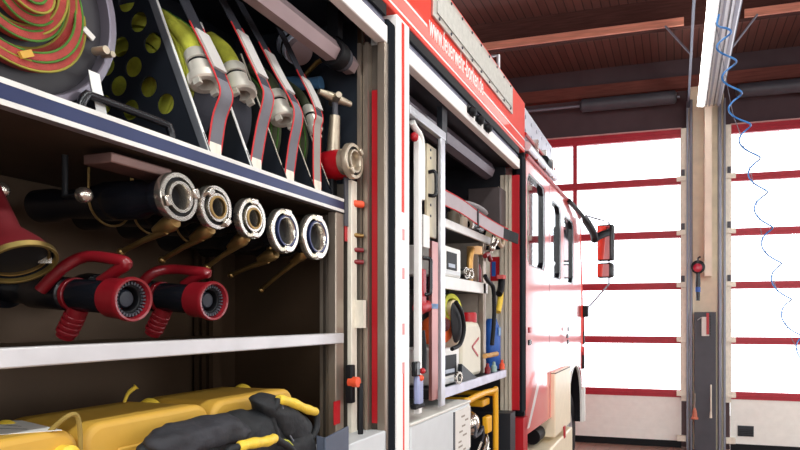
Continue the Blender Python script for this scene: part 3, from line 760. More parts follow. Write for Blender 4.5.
for i in range(4):
    y = yc2[i]
    hr = thing('hose_roll', hl[i], 'hose roll', (-.36, y, zs), 'rolled green hoses on the upper shelf')
    rad = .21 if i == 0 else .20; hc = V((-.40, y, zs+rad+(.028 if i == 0 else .006))); w = .036
    for kx in range(4):
        r1 = rad-.032*kx
        t = MB().ring(hc, (0, 1, 0), r1, r1-.026, -w, w, 44).build('hose_turn', mat('shaded olive hose', (58, 64, 40), .85, var=.3, bump=.4, bscale=300) if i >= 2 or (kx == 0 and i) else hosegreen, hr)  # olive turns carry the shade behind the straps in their colour
        b = MB()
        for s in (-1, 1): b.tube([hc+V((r1*math.cos(j*PI/22), s*(w*.45), r1*math.sin(j*PI/22))) for j in range(44)], .003, 6, closed=True)
        b.build('woven_stripe', hosedark, t)
    if i < 2: MB().ribbon([hc+V(((rad+.004)*math.cos(math.radians(t)), 0, (rad+.004)*math.sin(math.radians(t)))) for t in range(-85, 18, 6)], (0, 2*w+.002, 0), .003).build('shade_wrap', strapdark, hr)  # dark wrap stands in for the shade below the coupling
    MB().cyl(hc+V((0, -w+.004, 0)), hc+V((0, w-.004, 0)), .078, n=36).build('roll_core', MATS['shaded olive hose'] if i else hosegreen, hr)
    c = F(cps[i][0], cps[i][1], y-.018-.015*(i == 0)+.002*(i == 1)+.03*(i == 3))
    a = V((.40, -.10, -.91)); r = (.0365, .038, .036, .022)[i]
    o = c-a.normalized()*.05
    coupling_end(o, a, r, hr)
    MB().tube(smooth([o+a.normalized()*.01, o-a.normalized()*.05+V((-.012, 0, 0)), o-a.normalized()*.10+V((-.05, .005, .0))], 5), r*.62, 14).build('hose_end', hosegreen if i < 2 else MATS['shaded olive hose'], hr)
    # strap
    P = smooth([F(px, py, y-.028) for px, py in straps[i]], 8)
    wv = (0, (.044, .042, .042, .040)[i], 0)
    st = thing('hose_strap', sl[i], 'strap', P[0], 'grey straps holding the rolled hoses')
    n = len(P); ia, ib, ic = 8*3, 8*3+5, 8*5-2
    MB().ribbon(P[:ia+1], wv, .003).build('lower_strap', strapmid if i < 3 else mat('beige grey webbing', (160, 156, 150), .8, var=.06, bump=.4, bscale=500), st)
    MB().ribbon(P[ia:ib+1], wv, .0036).build('buckle_band', strapdark, st)
    off = V((.004, 0, .003))
    MB().ribbon([p+off for p in P[ib-2:ic+1]], wv, .007).build('pad', straplight, st)
    MB().ribbon(P[ib:], wv, .003).build('upper_strap', strapdark, st)
    for s in (-1, 1): MB().tube([p+V((.001, s*wv[1]/2, .0)) for p in P[:ic+3]], .0022, 6).build('piping', redpiping, st)
    q = P[1]; MB().box(q.x-.004, q.x+.003, q.y-.02, q.y+.02, zs, q.z+.012).build('strap_anchor', trackbeige, st)

# --- red valve with silver coupling at the right end of the shelf
c = S(355, 161, -.055); vy = c.y-.02
vv = thing('hydrant_valve', 'red valve body with silver coupling and cross handle at the right end of upper shelf', 'valve', (c.x-.1, vy, zs))
cx_ = c-V((.02, 0, 0))
def claw_coupling(o, a, r, thick, parent, m=None, inner=.58, rot=.5, name='coupling', two_ring=False):
    """claw coupling: flange with two cams, raised lip, dark bore"""
    o, a = V(o), V(a).normalized(); u, v, _ = frame(a); m = m or chrome
    cp = MB().lathe(o, a, [(r*.55, -thick), (r*.93, -thick), (r, -thick+.004), (r, -.003), (r*.97, 0), (r*.80, 0), (r*.78, -.006), (r*.66, -.006), (r*.64, .004), (r*inner, .004), (r*(inner-.04), 0), (r*(inner-.06), -thick*1.2), (r*.55, -thick*1.2)], 44, caps=False).build(name, m, parent)
    MB().lathe(o, a, [(0, -thick*1.1), (r*inner, -thick*1.1), (r*inner, -thick*1.1+.002)], 32, caps=False).build('bore', black, cp)
    MB().ring(o, a, r*.785, r*.65, -.007, -.0052, 44).build('groove', black, cp)
    if two_ring is None: MB().ring(o, a, r*inner*1.02, r*(inner-.1), -.002, .0065, 40).build('brass_lip', brass, cp)
    if two_ring: MB().ring(o, a, r*.70, r*.62, -.004, .006, 44).build('gasket', bluegroove, cp)
    for s in (0, 1):
        t = rot+PI*s; d = u*math.cos(t)+v*math.sin(t); e = a.cross(d)
        MB().obox(o+a*.004+d*r*.80, d*r*.30, e*r*.42, a*.014).build('cam', m, cp, bevel=.003)
    return cp
valloy = mat('dull beige alloy', (186, 172, 152), .35, metal=.75, var=.12, scale=30)
MB().lathe(c+V((-.15, .05, 0)), (.15, -.05, 0), [(0, 0), (.042, 0), (.05, .03), (.05, .07), (.046, .1), (.038, .125), (0, .125)], 30).build('body', redstrip, vv)
claw_coupling(c, (1, 0, 0), .0575, .022, vv, valloy, .55, .9)
MB().cyl(c+V((-.045, 0, 0)), c+V((-.015, 0, 0)), .042, n=28).build('neck', valloy, vv)
s0 = c+V((-.095, .025, .042)); s1 = V((c.x-.085, vy+.04, S(344, 122, c.x-.09).z))
MB().cyl(s0, s1, .022, .017, 16).build('stem', valloy, vv)
s2 = s1+V((.0, 0, .055)); MB().cyl(s1, s2, .01, n=12).build('spindle', darkgrey, vv)
hb = MB().tube([s2+V((-.03, -.05, .012)), s2+V((0, 0, .003)), s2+V((.03, .05, -.004))], [.010, .017, .010], 12).tube([s2+V((-.035, .035, 0)), s2, s2+V((.035, -.035, 0))], [.010, .015, .010], 12).build('hand_wheel', valloy, vv)
MB().box(c.x-.14, c.x-.09, vy+.035, vy+.065, zs, c.z-.045).build('base', black, vv, bevel=.006)
# --- pale drum light and dim blue kit in the dark top right corner
c = F(301, 47, 1.855)
w = thing('pale_canister', 'pale blue round canister in the dark upper right corner of the rear locker', 'canister', c+V((0, 0, -.06)))
MB().lathe(c+V((-.05, 0, .02)), (.72, -.2, -.55), [(0, 0), (.045, 0), (.05, .008), (.05, .06), (.0, .06)], 30).build('drum', mat('pale blue cap', (206, 218, 240), .35, var=.05), w)
a = V((.72, -.2, -.55)).normalized()
MB().ring(c+V((-.05, 0, .02)), a, .052, .03, .034, .045, 30).build('band', black, w)
MB().lathe(c+V((-.05, 0, .02))+a*.06, a, [(0, 0), (.045, 0), (.043, .022), (0, .022)], 30).build('lid', mat('mauve lid', (172, 152, 156), .4, var=.05), w)
MB().box(c.x-.10, c.x-.07, c.y+.035, Y1b-.006, c.z+.03, c.z+.055).build('wall_bracket', black, w)
c = F(325, 82, 1.88)
w = thing('blue_nozzle', 'dim blue-grey nozzle lying in the dark corner behind the red valve', 'nozzle', c+V((0, 0, -.03)))
MB().lathe(c+V((-.15, -.02, -.006)), (1, .1, .0), [(0, 0), (.03, 0), (.03, .05), (.02, .08), (.024, .14), (0, .14)], 20).build('barrel', mat('dim blue nozzle', (60, 96, 128), .4, var=.1), w)
MB().tube([c+V((-.08, 0, .03)), c+V((-.03, 0, .07)), c+V((.0, 0, .08))], .008, 8).build('lever', brass, w)
MB().box(c.x-.1, c.x-.02, c.y-.02, c.y+.03, zs, c.z-.028).build('cradle', black, w)

# --- row of five branch valves hanging under the shelf
spec = [(180, 197, 49, .35, False), (217, 207.5, 44, 2.3, False), (253, 218.5, 41, 1.6, False), (286, 231, 45, 1.57, True), (317, 237, 46, 1.57, True)]
lv = [((166, 229), (121, 252)), ((202, 236), (162, 260)), ((238, 244), (207, 267)), ((268, 259), (231, 275)), ((299, 258), (261, 290))]
names = ['silver claw coupling on black valve, leftmost and largest of the five under the shelf', 'silver claw coupling on black valve, second from left under the shelf', 'silver claw coupling on black valve, middle one of the five under the shelf', 'silver double-ring coupling on black valve, second from right under the shelf', 'silver double-ring coupling on black valve, rightmost beside the shelf upright']
for i, (px, py, hh, rot, two) in enumerate(spec):
    x = -.105; c = S(px, py, x); zcam = (c.y*cT+(D-x)*sT); r = hh/2*zcam/FPX
    nz = thing('branch_valve', names[i], 'valve', (c.x-.2, c.y, c.z-r), 'branch valves hanging under the upper shelf')
    claw_coupling(c, (1, 0, 0), r, .022, nz, chrome, .52 if not two else .6, rot, two_ring=None if i in (1, 2) else two)
    MB().lathe(c+V((-.03, 0, 0)), (-1, 0, 0), [(0, 0), (r*.72, 0), (r*.75, .02), (r*.62, .03), (r*.66, .06), (r*.8, .075), (r*.82, .17), (r*.7, .2), (r*.6, .3), (r*.72, .33), (r*.72, .38), (0, .38)], 32).build('barrel', blackgloss, nz)
    (a0, a1), (b0, b1) = lv[i]
    p, q = F(a0, a1, c.y), F(b0, b1, c.y)
    p = V((max(p.x, c.x-.2), c.y, p.z)); 
    bs = MB().lathe(p+V((.012, 0, .012)), q-p, [(0, -.016), (.015, -.014), (.019, .0), (.017, .016), (.010, .045), (0, .05)], 18).cyl((p.x+.01, c.y, c.z-r*.5), (p.x+.01, c.y, p.z+.012), .012, n=12).build('ball_housing', brass, nz)
    MB().tube([p+V((.0, 0, -.004)), p*.5+q*.5, q], [.009, .0062, .0062], 10).sphere(q, .0095).build('lever', brass, nz)
# holder rails and U-shaped trough straps under the shelf
tz = ZS2-.012
hr = MB().box(-.21, -.135, Yat(112, -.135), Yat(172, -.135), tz-.022, tz-.001).build('holder_rail', mat('brown rail', (118, 90, 84), .45, metal=.4), TR, bevel=.003)
for i in range(3):
    y = ys[0]*0+[S(spec[j][0], 0, -.105).y for j in range(3)][i]; zc = S(spec[i][0], spec[i][1], -.105).z; r = .056
    MB().tube([(-.30, y+r*math.cos(t*PI/14+PI), zc+r*math.sin(t*PI/14+PI)) for t in range(15)]+[(-.30, y+r, tz)], .0028, 6).build('trough_strap', brass, TR)
    MB().cyl((-.30, y-r, zc), (-.30, y-r, tz), .0028, n=6).build('trough_strap', brass, TR)
for (px, py) in ((84, 195), (0, 190)):
    c = S(px, py, -.2 if px else -.3)
    w = thing('chrome_knob', 'round chrome knob in the dark left of the leftmost coupling' if px else 'chrome knob at the left edge of the photo above the brass ring', 'knob', c)
    MB().sphere(c, .0165).build('ball', chrome, w); MB().tube([c, c+V((-.05, 0, 0)), V((c.x-.05, c.y, tz-.001))], .006, 10).build('stem', black, w)

# --- two pistol-grip nozzles with red rims
def pistol(px, py, hh, label, i):
    x = -.12; c = S(px, py, x); zcam = c.y*cT+(D-x)*sT; r = hh/2*zcam/FPX
    a = V((.995, -.03, -.075)).normalized()
    p = thing('pistol_nozzle', label, 'nozzle', (c.x-.2, c.y, 1.651), 'pistol grip nozzles on the lower shelf')
    hd = MB().lathe(c, a, [(r*.70, -.06), (r*.9, -.055), (r*.93, -.02), (r, -.008), (r, .0), (r*.96, .004), (r*.86, .003), (r*.82, -.01), (r*.78, -.045), (0, -.045)], 44, caps=False).build('red_head', redplastic, p)
    MB().ring(c, a, r*.8, r*.55, -.04, -.012, 44).build('tooth_ring', black, hd)
    b = MB(); u, v, _ = frame(a)
    for t in range(28):
        d = u*math.cos(t*PI/14)+v*math.sin(t*PI/14); b.obox(c+a*-.01+d*r*.72, d*r*.13, a.cross(d)*r*.07, a*.01)
    b.build('teeth', darkgrey, hd)
    MB().lathe(c, a, [(0, -.016), (r*.34, -.017), (r*.42, -.022), (r*.44, -.044), (0, -.044)], 28).build('core', mat('blue-grey core', (40, 46, 56), .35, var=.08), hd)
    MB().lathe(c, -a, [(r*.60, .05), (r*.74, .062), (r*.74, .15), (r*.62, .155), (r*.62, .17), (r*.78, .175), (r*.8, .28), (r*.66, .29), (r*.66, .36), (r*.95, .365), (r*.98, .40), (r*.9, .42), (0, .42)], 36).build('barrel', blackgloss, p)
    MB().ring(c-a*.16, a, r*.79, r*.6, -.006, .006, 36).build('red_band', redplastic, p)
    o = c-a*.13
    g = lambda t, z, dy=0: c-a*t+V((0, dy, z))
    pts = smooth([g(.10, r*.7, .012), g(.055, r*1.2, .008), g(.022, r*(1.6-.2*i), .004), g(.06, r*(1.76-.3*i), 0), g(.125, r*(1.76-.3*i), -.006), g(.16, r*1.15, -.030), g(.20, r*.1, -.046)], 6)
    MB().tube(pts, [.012]*len(pts), 12).build('bail_handle', redplastic, p)
    pts2 = [g(.15, -r*.6), g(.165, -r*1.2), g(.19, -(c.z-1.642)+.004)]
    gp = MB().tube(pts2, [.02, .019, .018], 14).build('pistol_grip', redplastic, p)
    b = MB()
    for k in range(4): q = pts2[0].lerp(pts2[2], .3+.17*k); b.ring(q, pts2[2]-pts2[0], .0215, .012, -.004, .004, 20)
    b.build('finger_ridges', redplastic, gp)
pistol(133, 299.5, 45, 'black nozzle with red rimmed head and red bail handle, left of two on the shelf', 0)
pistol(213.5, 301, 39.5, 'black nozzle with red rimmed head and red bail handle, right of two on the shelf', 1)
# --- red foam pipe with brass ring
c = S(21, 263, -.16); a = V((.58, -.06, -.82)).normalized(); r = .057
w = thing('foam_pipe', 'red pipe ending in a wide brass ring at the left edge of the middle shelf', 'foam pipe', c)
MB().ring(c, a, r, r*.90, -.007, .004, 48).build('brass_ring', mat('dull ring brass', (142, 122, 70), .35, metal=.85, var=.15), w)
MB().ring(c, a, r*.82, r*.78, -.016, -.006, 44).build('inner_ring', brass, w)
MB().lathe(c, -a, [(r*.95, .0075), (r*.8, .03), (r*.40, .07), (r*.38, .2), (0, .2)], 36, caps=False).build('red_pipe', mat('deep red pipe', (92, 12, 20), .5), w)
MB().lathe(c, -a, [(r*.89, .004), (r*.89, .012), (0, .012)], 36, caps=False).build('dark_mouth', black, w)
u, v, _ = frame(a)
MB().obox(c+V((-.0, .048, .012)), (.02, .01, 0), (-.004, .012, 0), (0, 0, .018)).build('ring_latch', chrome, w)

# --- three yellow cases below the lower shelf
cases = [(.60, .905, 'yellow case with a white paper label, leftmost on the locker floor'), (.915, 1.245, 'plain yellow case in the middle of the three on the locker floor'), (1.255, 1.585, 'yellow case partly behind the black bag, rightmost of the three')]
for i, (a, b_, lb) in enumerate(cases):
    t = thing('yellow_case', lb, 'case', (-.23, (a+b_)/2, 1.236), 'yellow cases on the locker floor')
    zt = 1.497
    x0, x1 = -.35, -.125
    prof = []
    rr = .042
    for (yy, zz, a0, a1) in ((b_-rr, zt-rr, 0, 90), (a+rr, zt-rr, 90, 180), (a+.03, 1.236+.03, 180, 270), (b_-.03, 1.236+.03, 270, 360)):
        q = rr if zz > 1.3 else .03
        for k in range(7):
            th = math.radians(a0+(a1-a0)*k/6); prof.append((x0, yy+q*math.cos(th), zz+q*math.sin(th)))
    MB().prism(prof, (x1-x0, 0, 0)).build('shell', yellow, t, bevel=.012, seg=3)
    MB().box(x1-.001, x1+.006, a+.07, b_-.07, 1.262, 1.44).build('front_panel', yellow, t, bevel=.006)
    yc = b_-.02
    if i == 0:
        q = S(5, 424, -.2)
        qs = [G(*p, zt) for p in ((-10, 436), (40, 432.5), (64, 430), (24, 421.5))]; qs = [G(-14, 436, zt), G(62, 430.5, zt), G(22, 421, zt), G(-20, 422, zt)]
        m = MB().hexa([q for q in qs]+[q+V((0, 0, .0012)) for q in qs]).build('paper_label', paper, t)
        b = MB()
        for k, (u0, v0, u1, v1) in enumerate(((-4, 424.5, 7, 425.3), (8, 425.4, 13, 426), (15, 426, 20, 426.4), (-4, 428.5, 10, 428.8), (12, 429, 26, 429.2))):
            p0_, p1_ = G(u0, v0, zt+.0012), G(u1, v1, zt+.0012); b.ribbon([p0_+V((0, 0, .0004)), p1_+V((0, 0, .0004))], (.007, 0, 0), .0005)
        b.build('print', ink, m)
        MB().tube(smooth([(x1-.02, .85, zt-.012), (x1+.012, .865, zt+.022), (x1+.015, .885, zt+.024), (x1+.012, .895, zt-.01), (x1+.006, .90, zt-.06)], 5), .0045, 8).build('cord_loop', mat('olive cord', (150, 126, 60), .7), t)
        MB().lathe((x1-.002, .87, zt-.05), (1, 0, 0), [(0, 0), (.022, 0), (.022, .02), (.012, .03), (0, .03)], 20).build('valve_cap', gripyellow, t)
        MB().lathe((x1-.002, .82, zt-.07), (1, 0, 0), [(0, 0), (.03, 0), (.03, .012), (0, .014)], 20).build('valve_plate', gripyellow, t)
    if i == 1:
        q = F(186, 391, b_-.05); q0 = V((q.x-.0, b_-.06, zt-.002))
        MB().tube(smooth([V((-.33, b_-.055, zt-.01)), V((-.325, b_-.045, zt+.02)), V((-.315, b_-.03, zt+.036))], 5), [.004]*6+[.005]*4+[.008], 8).build('strap_end', gripyellow, t)
    MB().sphere((-.285, b_-.02, zt-.026), .035, .02, .034).build('corner_lug', gripyellow, t)

# --- black bag with yellow grips in front
bag = thing('tool_bag', 'black fabric tool bag with yellow grips slumped in front of the rightmost yellow case', 'bag', (-.05, 1.35, 1.25))
FOLD = bpy.data.textures.new('folds', 'CLOUDS'); FOLD.noise_scale = .045; FOLD.noise_depth = 1
def blob(pts_px, x0, x1, name, m, lift=.012, puff=.6):
    """soft folded piece: outline on the plane x1, drawn back to x0, rounded by subdivision"""
    P = [S(px, py, x1) for px, py in pts_px]; c = sum(P, V((0, 0, 0)))/len(P)
    b = MB(); n = len(P)
    A = [b._v(p+V((x0-x1, 0, .02))) for p in P]; Bq = [b._v(p) for p in P]; Cq = [b._v(c+(p-c)*puff+V((lift, 0, 0))) for p in P]
    b._f(A[::-1])
    for i in range(n):
        j = (i+1) % n
        b._f([A[i], A[j], Bq[j], Bq[i]]); b._f([Bq[i], Bq[j], Cq[j], Cq[i]])
    b._f(Cq)
    o = b.build(name, m, bag, sub=3, sharp=180)
    dm = o.modifiers.new('folds', 'DISPLACE'); dm.texture = FOLD; dm.strength = .016; dm.mid_level = .5
    return o
blob([(140, 452), (165, 437), (205, 425), (240, 416), (275, 410), (300, 418), (310, 432), (312, 444), (312, 466), (300, 472), (200, 472), (140, 468)], -.118, -.05, 'body', bagblack, .02)
blob([(256, 402), (268, 396), (280, 394), (300, 412), (314, 420), (316, 438), (304, 450), (282, 446), (276, 430), (268, 416)], -.11, -.04, 'flap', bagblack, .02)
blob([(270, 448), (282, 440), (300, 436), (312, 430), (318, 436), (318, 452), (312, 466), (290, 466)], -.10, -.03, 'side_pocket', bagblack, .016)
blob([(150, 446), (176, 434), (212, 424), (232, 417), (252, 420), (262, 434), (240, 444), (200, 456), (160, 464)], -.10, -.03, 'front_pouch', mat('faded black fabric', (40, 40, 46), .7, var=.25, bump=.6, bscale=60), .012)
def grip(p, q, r, xx):
    a, b = S(*p, xx), S(*q, xx); m = (a+b)/2
    pts = smooth([a, a.lerp(b, .3)+V((.004, 0, .002)), a.lerp(b, .7)+V((.004, 0, -.002)), b], 6)
    n = len(pts)
    g = MB().tube(pts, [r*(.8 if i in (0, n-1) else 1+.08*math.sin(i*1.1)) for i in range(n)], 14).build('grip', gripyellow, bag)
    return a, b
a, b_ = grip((278, 399), (316, 412), .0125, -.03)
MB().tube(smooth([a, a+V((0, -.01, -.02)), S(272, 416, -.04), S(280, 446, -.035)], 5), .008, 10).build('grip_strap', bagblack, bag)
MB().tube(smooth([b_, S(317, 418, -.03), S(316, 430, -.03), S(308, 444, -.03)], 5), .009, 10).build('grip_strap', bagblack, bag)
a, b_ = grip((238, 447), (275, 438), .0125, -.0)
MB().tube(smooth([b_, S(281, 442, -.005), S(292, 450, -.01), S(300, 468, -.02)], 5), .009, 10).build('grip_strap', bagblack, bag)
MB().tube(smooth([a, S(228, 452, -.005), S(222, 470, -.01)], 5), .009, 10).build('grip_strap', bagblack, bag)
MB().tube([S(*p, -.028) for p in ((281, 400), (284, 416), (288, 432), (296, 446))], .0025, 6).build('zip', pipegrey, bag)
MB().tube([S(*p, -.02) for p in ((282, 440), (288, 441), (293, 446), (290, 450))], .003, 6).build('cord_end', hosegreen, bag)
# slate tray edge at the right
tr = thing('slate_tray', 'slate blue plastic tray corner right of the black bag', 'tray', (-.02, 1.6, 1.3))
e0, e1, e2 = S(326, 438, .012), S(349, 426, .012), S(349, 470, .012)
MB().prism([e0, e1, e2, S(326, 475, .012)], (-.008, 0, 0)).build('front_wall', trayblue, tr, bevel=.002)
MB().prism([e0+V((-.008, 0, 0)), e0+V((-.03, 0, .004)), S(326, 475, .012)+V((-.03, 0, 0)), S(326, 475, .012)+V((-.008, 0, 0))], (0, .006, 0)).build('side_wall', trayblue, tr)

# ================================================================== pump locker: rack, shelves, tools
lx = 0.0
za_, zb_ = S(409, 103.5, -.006).z, 1.325
yr0, yr1 = S(409, 200, -.01).y, S(445, 200, -.01).y
MB().box(-.03, -.004, yr0, yr1, za_-.035, za_).build('rack_top_bar', alulight, TR, bevel=.003)
y = S(419.5, 250, -.02).y; MB().box(-.04, -.015, y-.014, y+.014, zb_, za_-.06).build('rack_post', white, TR, bevel=.003)
y = S(442.5, 250, -.008).y; yp = y; MB().box(-.02, -.004, y-.024, y+.024, zb_, za_-.036).build('rack_post', alulight, TR, bevel=.003)
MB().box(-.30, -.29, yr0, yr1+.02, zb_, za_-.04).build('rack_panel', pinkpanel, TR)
MB().box(-.29, -.045, yr0+.0, yr0+.008, zb_, za_-.04).build('rack_side', mat('reflection tinted rack side', (150, 96, 100), .25, metal=.5), TR)  # rack side tinted reddish for what it reflects
y0_ = S(432, 250, -.06).y
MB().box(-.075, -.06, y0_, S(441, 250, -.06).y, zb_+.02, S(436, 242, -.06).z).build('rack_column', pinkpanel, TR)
MB().box(-.075, -.05, S(438, 100, -.07).y, S(443, 100, -.07).y, za_-.01, 2.64).build('rack_head', darkpanel, TR)
MB().tube(smooth([S(412, 122, -.02)+V((0, 0, .0)), S(415, 128, -.02), S(420, 136, -.02), S(422, 150, -.02), S(422, 200, -.02)], 5), .013, 10).build('rack_tube', whiteplastic, TR)
q = S(414.5, 137, -.015); MB().sphere(q, .016, .016, .018).build('rack_knob', redstrip, TR)
# perforated bar, white plate, handles on the rack
def pxbox(name, m, parent, px0, px1, py0, py1, x0, x1, bevel=.003):
    a, b = S(px0, py0, x1), S(px1, py0, x1); c = S(px0, py1, x1)
    return MB().box(x0, x1, a.y, b.y, c.z, a.z).build(name, m, parent, bevel=bevel)
w = thing('hook_bar', 'beige perforated tool bar with a black loop handle on the swing-out rack', 'tool bar', S(430, 225, -.05))
pxbox('bar', mat('beige enamel', (222, 210, 180), .45), w, 427.5, 436.5, 143, 236, -.06, -.045)
for py in (150, 158, 205, 216): q = S(430.5, py, -.045); MB().cyl(q+V((-.002, 0, 0)), q+V((.002, 0, 0)), .006, n=10).build('bolt', darkgrey, w)
a = S(432, 172, -.03); b_ = S(432, 195, -.03)
MB().tube(smooth([a+V((-.02, 0, 0)), a+V((.012, .005, 0)), (a+b_)/2+V((.014, .012, 0)), b_+V((.012, .005, 0)), b_+V((-.02, 0, 0))], 5), .008, 10).build('loop_handle', blackgloss, w)
w = thing('white_plate', 'small white plate on the rack above the red pump handle', 'plate', S(427, 248, -.04))
pxbox('plate_sheet', whiteplastic, w, 424, 430, 214, 247, -.045, -.035)
w = thing('red_hand_pump', 'red hand tool with a black loop handle hanging on the swing-out rack', 'hand tool', S(426, 312, -.04))
pxbox('body', redstrip, w, 421.5, 427, 268, 308, -.06, -.035, .008)
a = S(426, 258, -.03); b_ = S(426, 294, -.03)
MB().tube(smooth([a+V((-.01, -.01, .0)), a+V((.014, .01, -.005)), S(430.5, 268, -.015), S(430.5, 288, -.015), b_+V((.01, .01, 0)), b_+V((-.02, 0, 0))], 5), .0085, 10).build('loop_handle', blackgloss, w)
q = S(425, 308, -.03); MB().lathe(q+V((-.02, -.03, 0)), (0, 1, .1), [(0, 0), (.022, 0), (.03, .03), (.02, .06), (.026, .09), (0, .09)], 16).build('valve_head', redstrip, w)
w = thing('blue_tape', 'light blue band stuck across the reddish rack column', 'band', S(436, 308, -.05))
pxbox('band_sheet', mat('light blue tape', (110, 160, 214), .5), w, 430.5, 440, 303.5, 308.5, -.0598, -.056, .001)
w = thing('hand_torch', 'clear blue-grey hand torch with black cap and red button low on the rack', 'torch', S(421, 412, -.02))
pxbox('torch_body', mat('clear blue-grey', (150, 158, 196), .2), w, 419, 424, 376, 406, -.013, .012, .008)
pxbox('torch_cap', blackgloss, w, 416.5, 421, 362, 377, -.013, .01, .006)
q = S(422.5, 371, .01); MB().sphere(q, .012).build('red_button', redstrip, w)
q = S(421, 378, .012); MB().sphere(q, .012).build('red_switch', orange, w)
pxbox('torch_foot', black, w, 416, 425, 405, 410, -.013, .012, .004)
q = S(422, 350, -.04)
w = MB().tube([q+V((0, 0, .08)), q+V((0, .0, .0)), q+V((-.0, -.01, -.09))], [.012, .02, .022], 12).build('black_wedge', black); tag(w, 'black tapered rubber wedge above the hand torch on the rack', 'wedge')

# shelf boards of the pump locker
def board(px0, px1, py_top, py_bot, x, m, nm='shelf_board'):
    a, b, c = S(px0, py_top, x), S(px1, py_top, x), S(px0, py_bot, x)
    yb = min(b.y, Y2b-.14)
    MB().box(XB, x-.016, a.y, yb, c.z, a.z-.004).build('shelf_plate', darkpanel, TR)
    return MB().box(x-.015, x, a.y, yb, c.z, a.z).build('shelf_rail', m, TR, bevel=.003)
XP = -.10
bA = board(443, 491, 217, 226, XP, whiteplastic); zA = S(443, 217, XP).z; zAb = S(443, 226, XP).z
bB = board(443, 488, 275.5, 288.5, XP, whiteplastic); zB = S(443, 275.5, XP).z; zBb = S(443, 288.5, XP).z
bC = board(440, 507, 389.5, 400, -.05, mat('lilac grey shelf', (206, 206, 222), .4, metal=.2)); zC = S(440, 389.5, -.05).z; zCb = S(440, 400, -.05).z
yq = S(484.5, 300, XP).y
MB().box(-.13, -.10, yq-.02, yq+.03, zC, zAb).build('shelf_upright', alubeige, TR, bevel=.003)
MB().box(-.4, -.11, yq+.0, yq+.02, zC, zAb).build('shelf_side', mat('warm grey sheet', (176, 164, 152), .5, metal=.3), TR)
MB().box(-.60, -.125, Y2b-.012, Y2b-.001, zC+.01, F(495, 250, Y2b).z).build('side_panel', mat('cream panel', (240, 232, 216), .5), TR)
zA += .002; zB += .002; zC += .002
# upper back: dark machine housing with beige hood
q0, q1 = F(470, 190, 3.7), F(502, 225, 3.7)
MB().box(q0.x, q1.x, 3.66, 3.80, q1.z, q0.z).build('wall_cabinet', mat('dim brown cabinet', (74, 64, 64), .5), TR, bevel=.005)
MB().prism([(-.22, 3.74, 2.16), (-.12, 3.74, 2.16), (-.12, 3.74, 2.52)], (0, .06, 0)).build('hood_corner', mat('beige hood', (226, 208, 176), .5), TR)
xa2, za2 = -.17, 2.60
MB().lathe((xa2, Y2a+.25, za2), (0, 1, 0), [(0, 0), (.055, 0), (.055, 1.28), (0, 1.28)], 8).build('winding_tube', mat('dim mauve tube', (92, 82, 90), .4, metal=.3), TR)

# things on shelf A
a, b_ = S(443, 197, -.05), S(512, 236, -.03)
w = thing('flat_hose', 'grey flat hose with red edges stretched slanting over the upper shelf clutter', 'hose', (a+b_)/2+V((0, 0, -.06)))
P = smooth([S(443, 197, -.07), S(462, 207, -.06), S(482, 221, -.05), S(501, 232, -.02), S(518, 239, .04)], 8)
n = len(P)
MB().ribbon(P[:26], (.0, .012, .070), .006).build('band', mat('mauve grey hose', (176, 164, 168), .6, var=.06), w)
MB().ribbon(P[25:], (.0, .012, .062), .008).build('dark_end', bagblack, w)
for s in (-1, 1): MB().tube([p+V((.003, s*.006, s*.035)) for p in P[:28]], .003, 6).build('piping', redpiping, w)
MB().ribbon([P[14]+V((.006, 0, .045)), P[14]+V((.007, 0, -.05))], (0, .02, 0), .003).build('buckle', black, w)
w = thing('grey_pouch', 'light grey pouch lying on top of the slanting flat hose', 'pouch', S(475, 207, -.12))
MB().sphere(S(474, 208.5, -.13), .05, .22, .022, 20, 10).build('pouch_body', mat('light grey fabric', (158, 154, 156), .7, bump=.3, bscale=200), w)
random.seed(5)
MBx = None
q = S(465, 232, -.2)
for (px, py, r, l, m, nm, lb) in ((453, 222, .035, .06, mat('olive tin', (110, 100, 84), .5), 'metal_tin', 'small dull tin under the slanting flat hose on the upper shelf'),
                              (462, 226, .03, .055, mat('pale beige tin', (214, 196, 176), .5), 'beige_tin', 'pale beige tin on the upper shelf under the flat hose'),):
    c = S(px, py, -.16); MBq = MB().lathe((c.x, c.y, zA+.001), (0, 0, 1), [(0, 0), (r, 0), (r, l), (r*.85, l+.01), (r*.4, l+.012), (r*.4, l+.03), (0, l+.03)], 20).build(nm, m); tag(MBq, lb, 'tin')
c = S(473, 236, -.15)
w = thing('black_adapter', 'black adapter with silver ends on the upper shelf right of the beige tin', 'adapter', (c.x, c.y, zA))
MB().cyl((c.x, c.y-.08, zA+.037), (c.x, c.y+.1, zA+.037), .034, n=20).build('body', blackgloss, w)
MB().ring((c.x, c.y-.08, zA+.037), (0, -1, 0), .035, .018, 0, .03, 24).build('silver_end', chrome, w)
MB().tube([(c.x+.03, c.y+.02, zA+.05), (c.x+.07, c.y+.06, zA+.03), (c.x+.09, c.y+.1, zA+.02)], .01, 8).build('lever', chrome, w)
c = S(501, 241, -.07)
w = thing('hose_loop', 'beige pipe loop hooked at the right end of the upper shelf', 'pipe', c)
MB().tube([c+V((0, .05*math.cos(t*PI/10), .03*math.sin(t*PI/10))) for t in range(-10, 8)], .012, 10).build('loop', mat('beige tube', (206, 184, 156), .4), w)
c = S(494, 243.5, -.06)
w = thing('pipe_clamp', 'silver clamp joint left of the beige pipe loop', 'clamp', c)
MB().cyl(c+V((0, -.04, -.03)), c+V((0, .05, .02)), .016, n=14).cyl(c+V((-.02, 0, -.05)), c+V((0, 0, .05)), .012, n=12).build('clamp_body', chrome, w)
MB().sphere(c+V((0, -.04, -.03)), .02).build('joint', chrome, w)
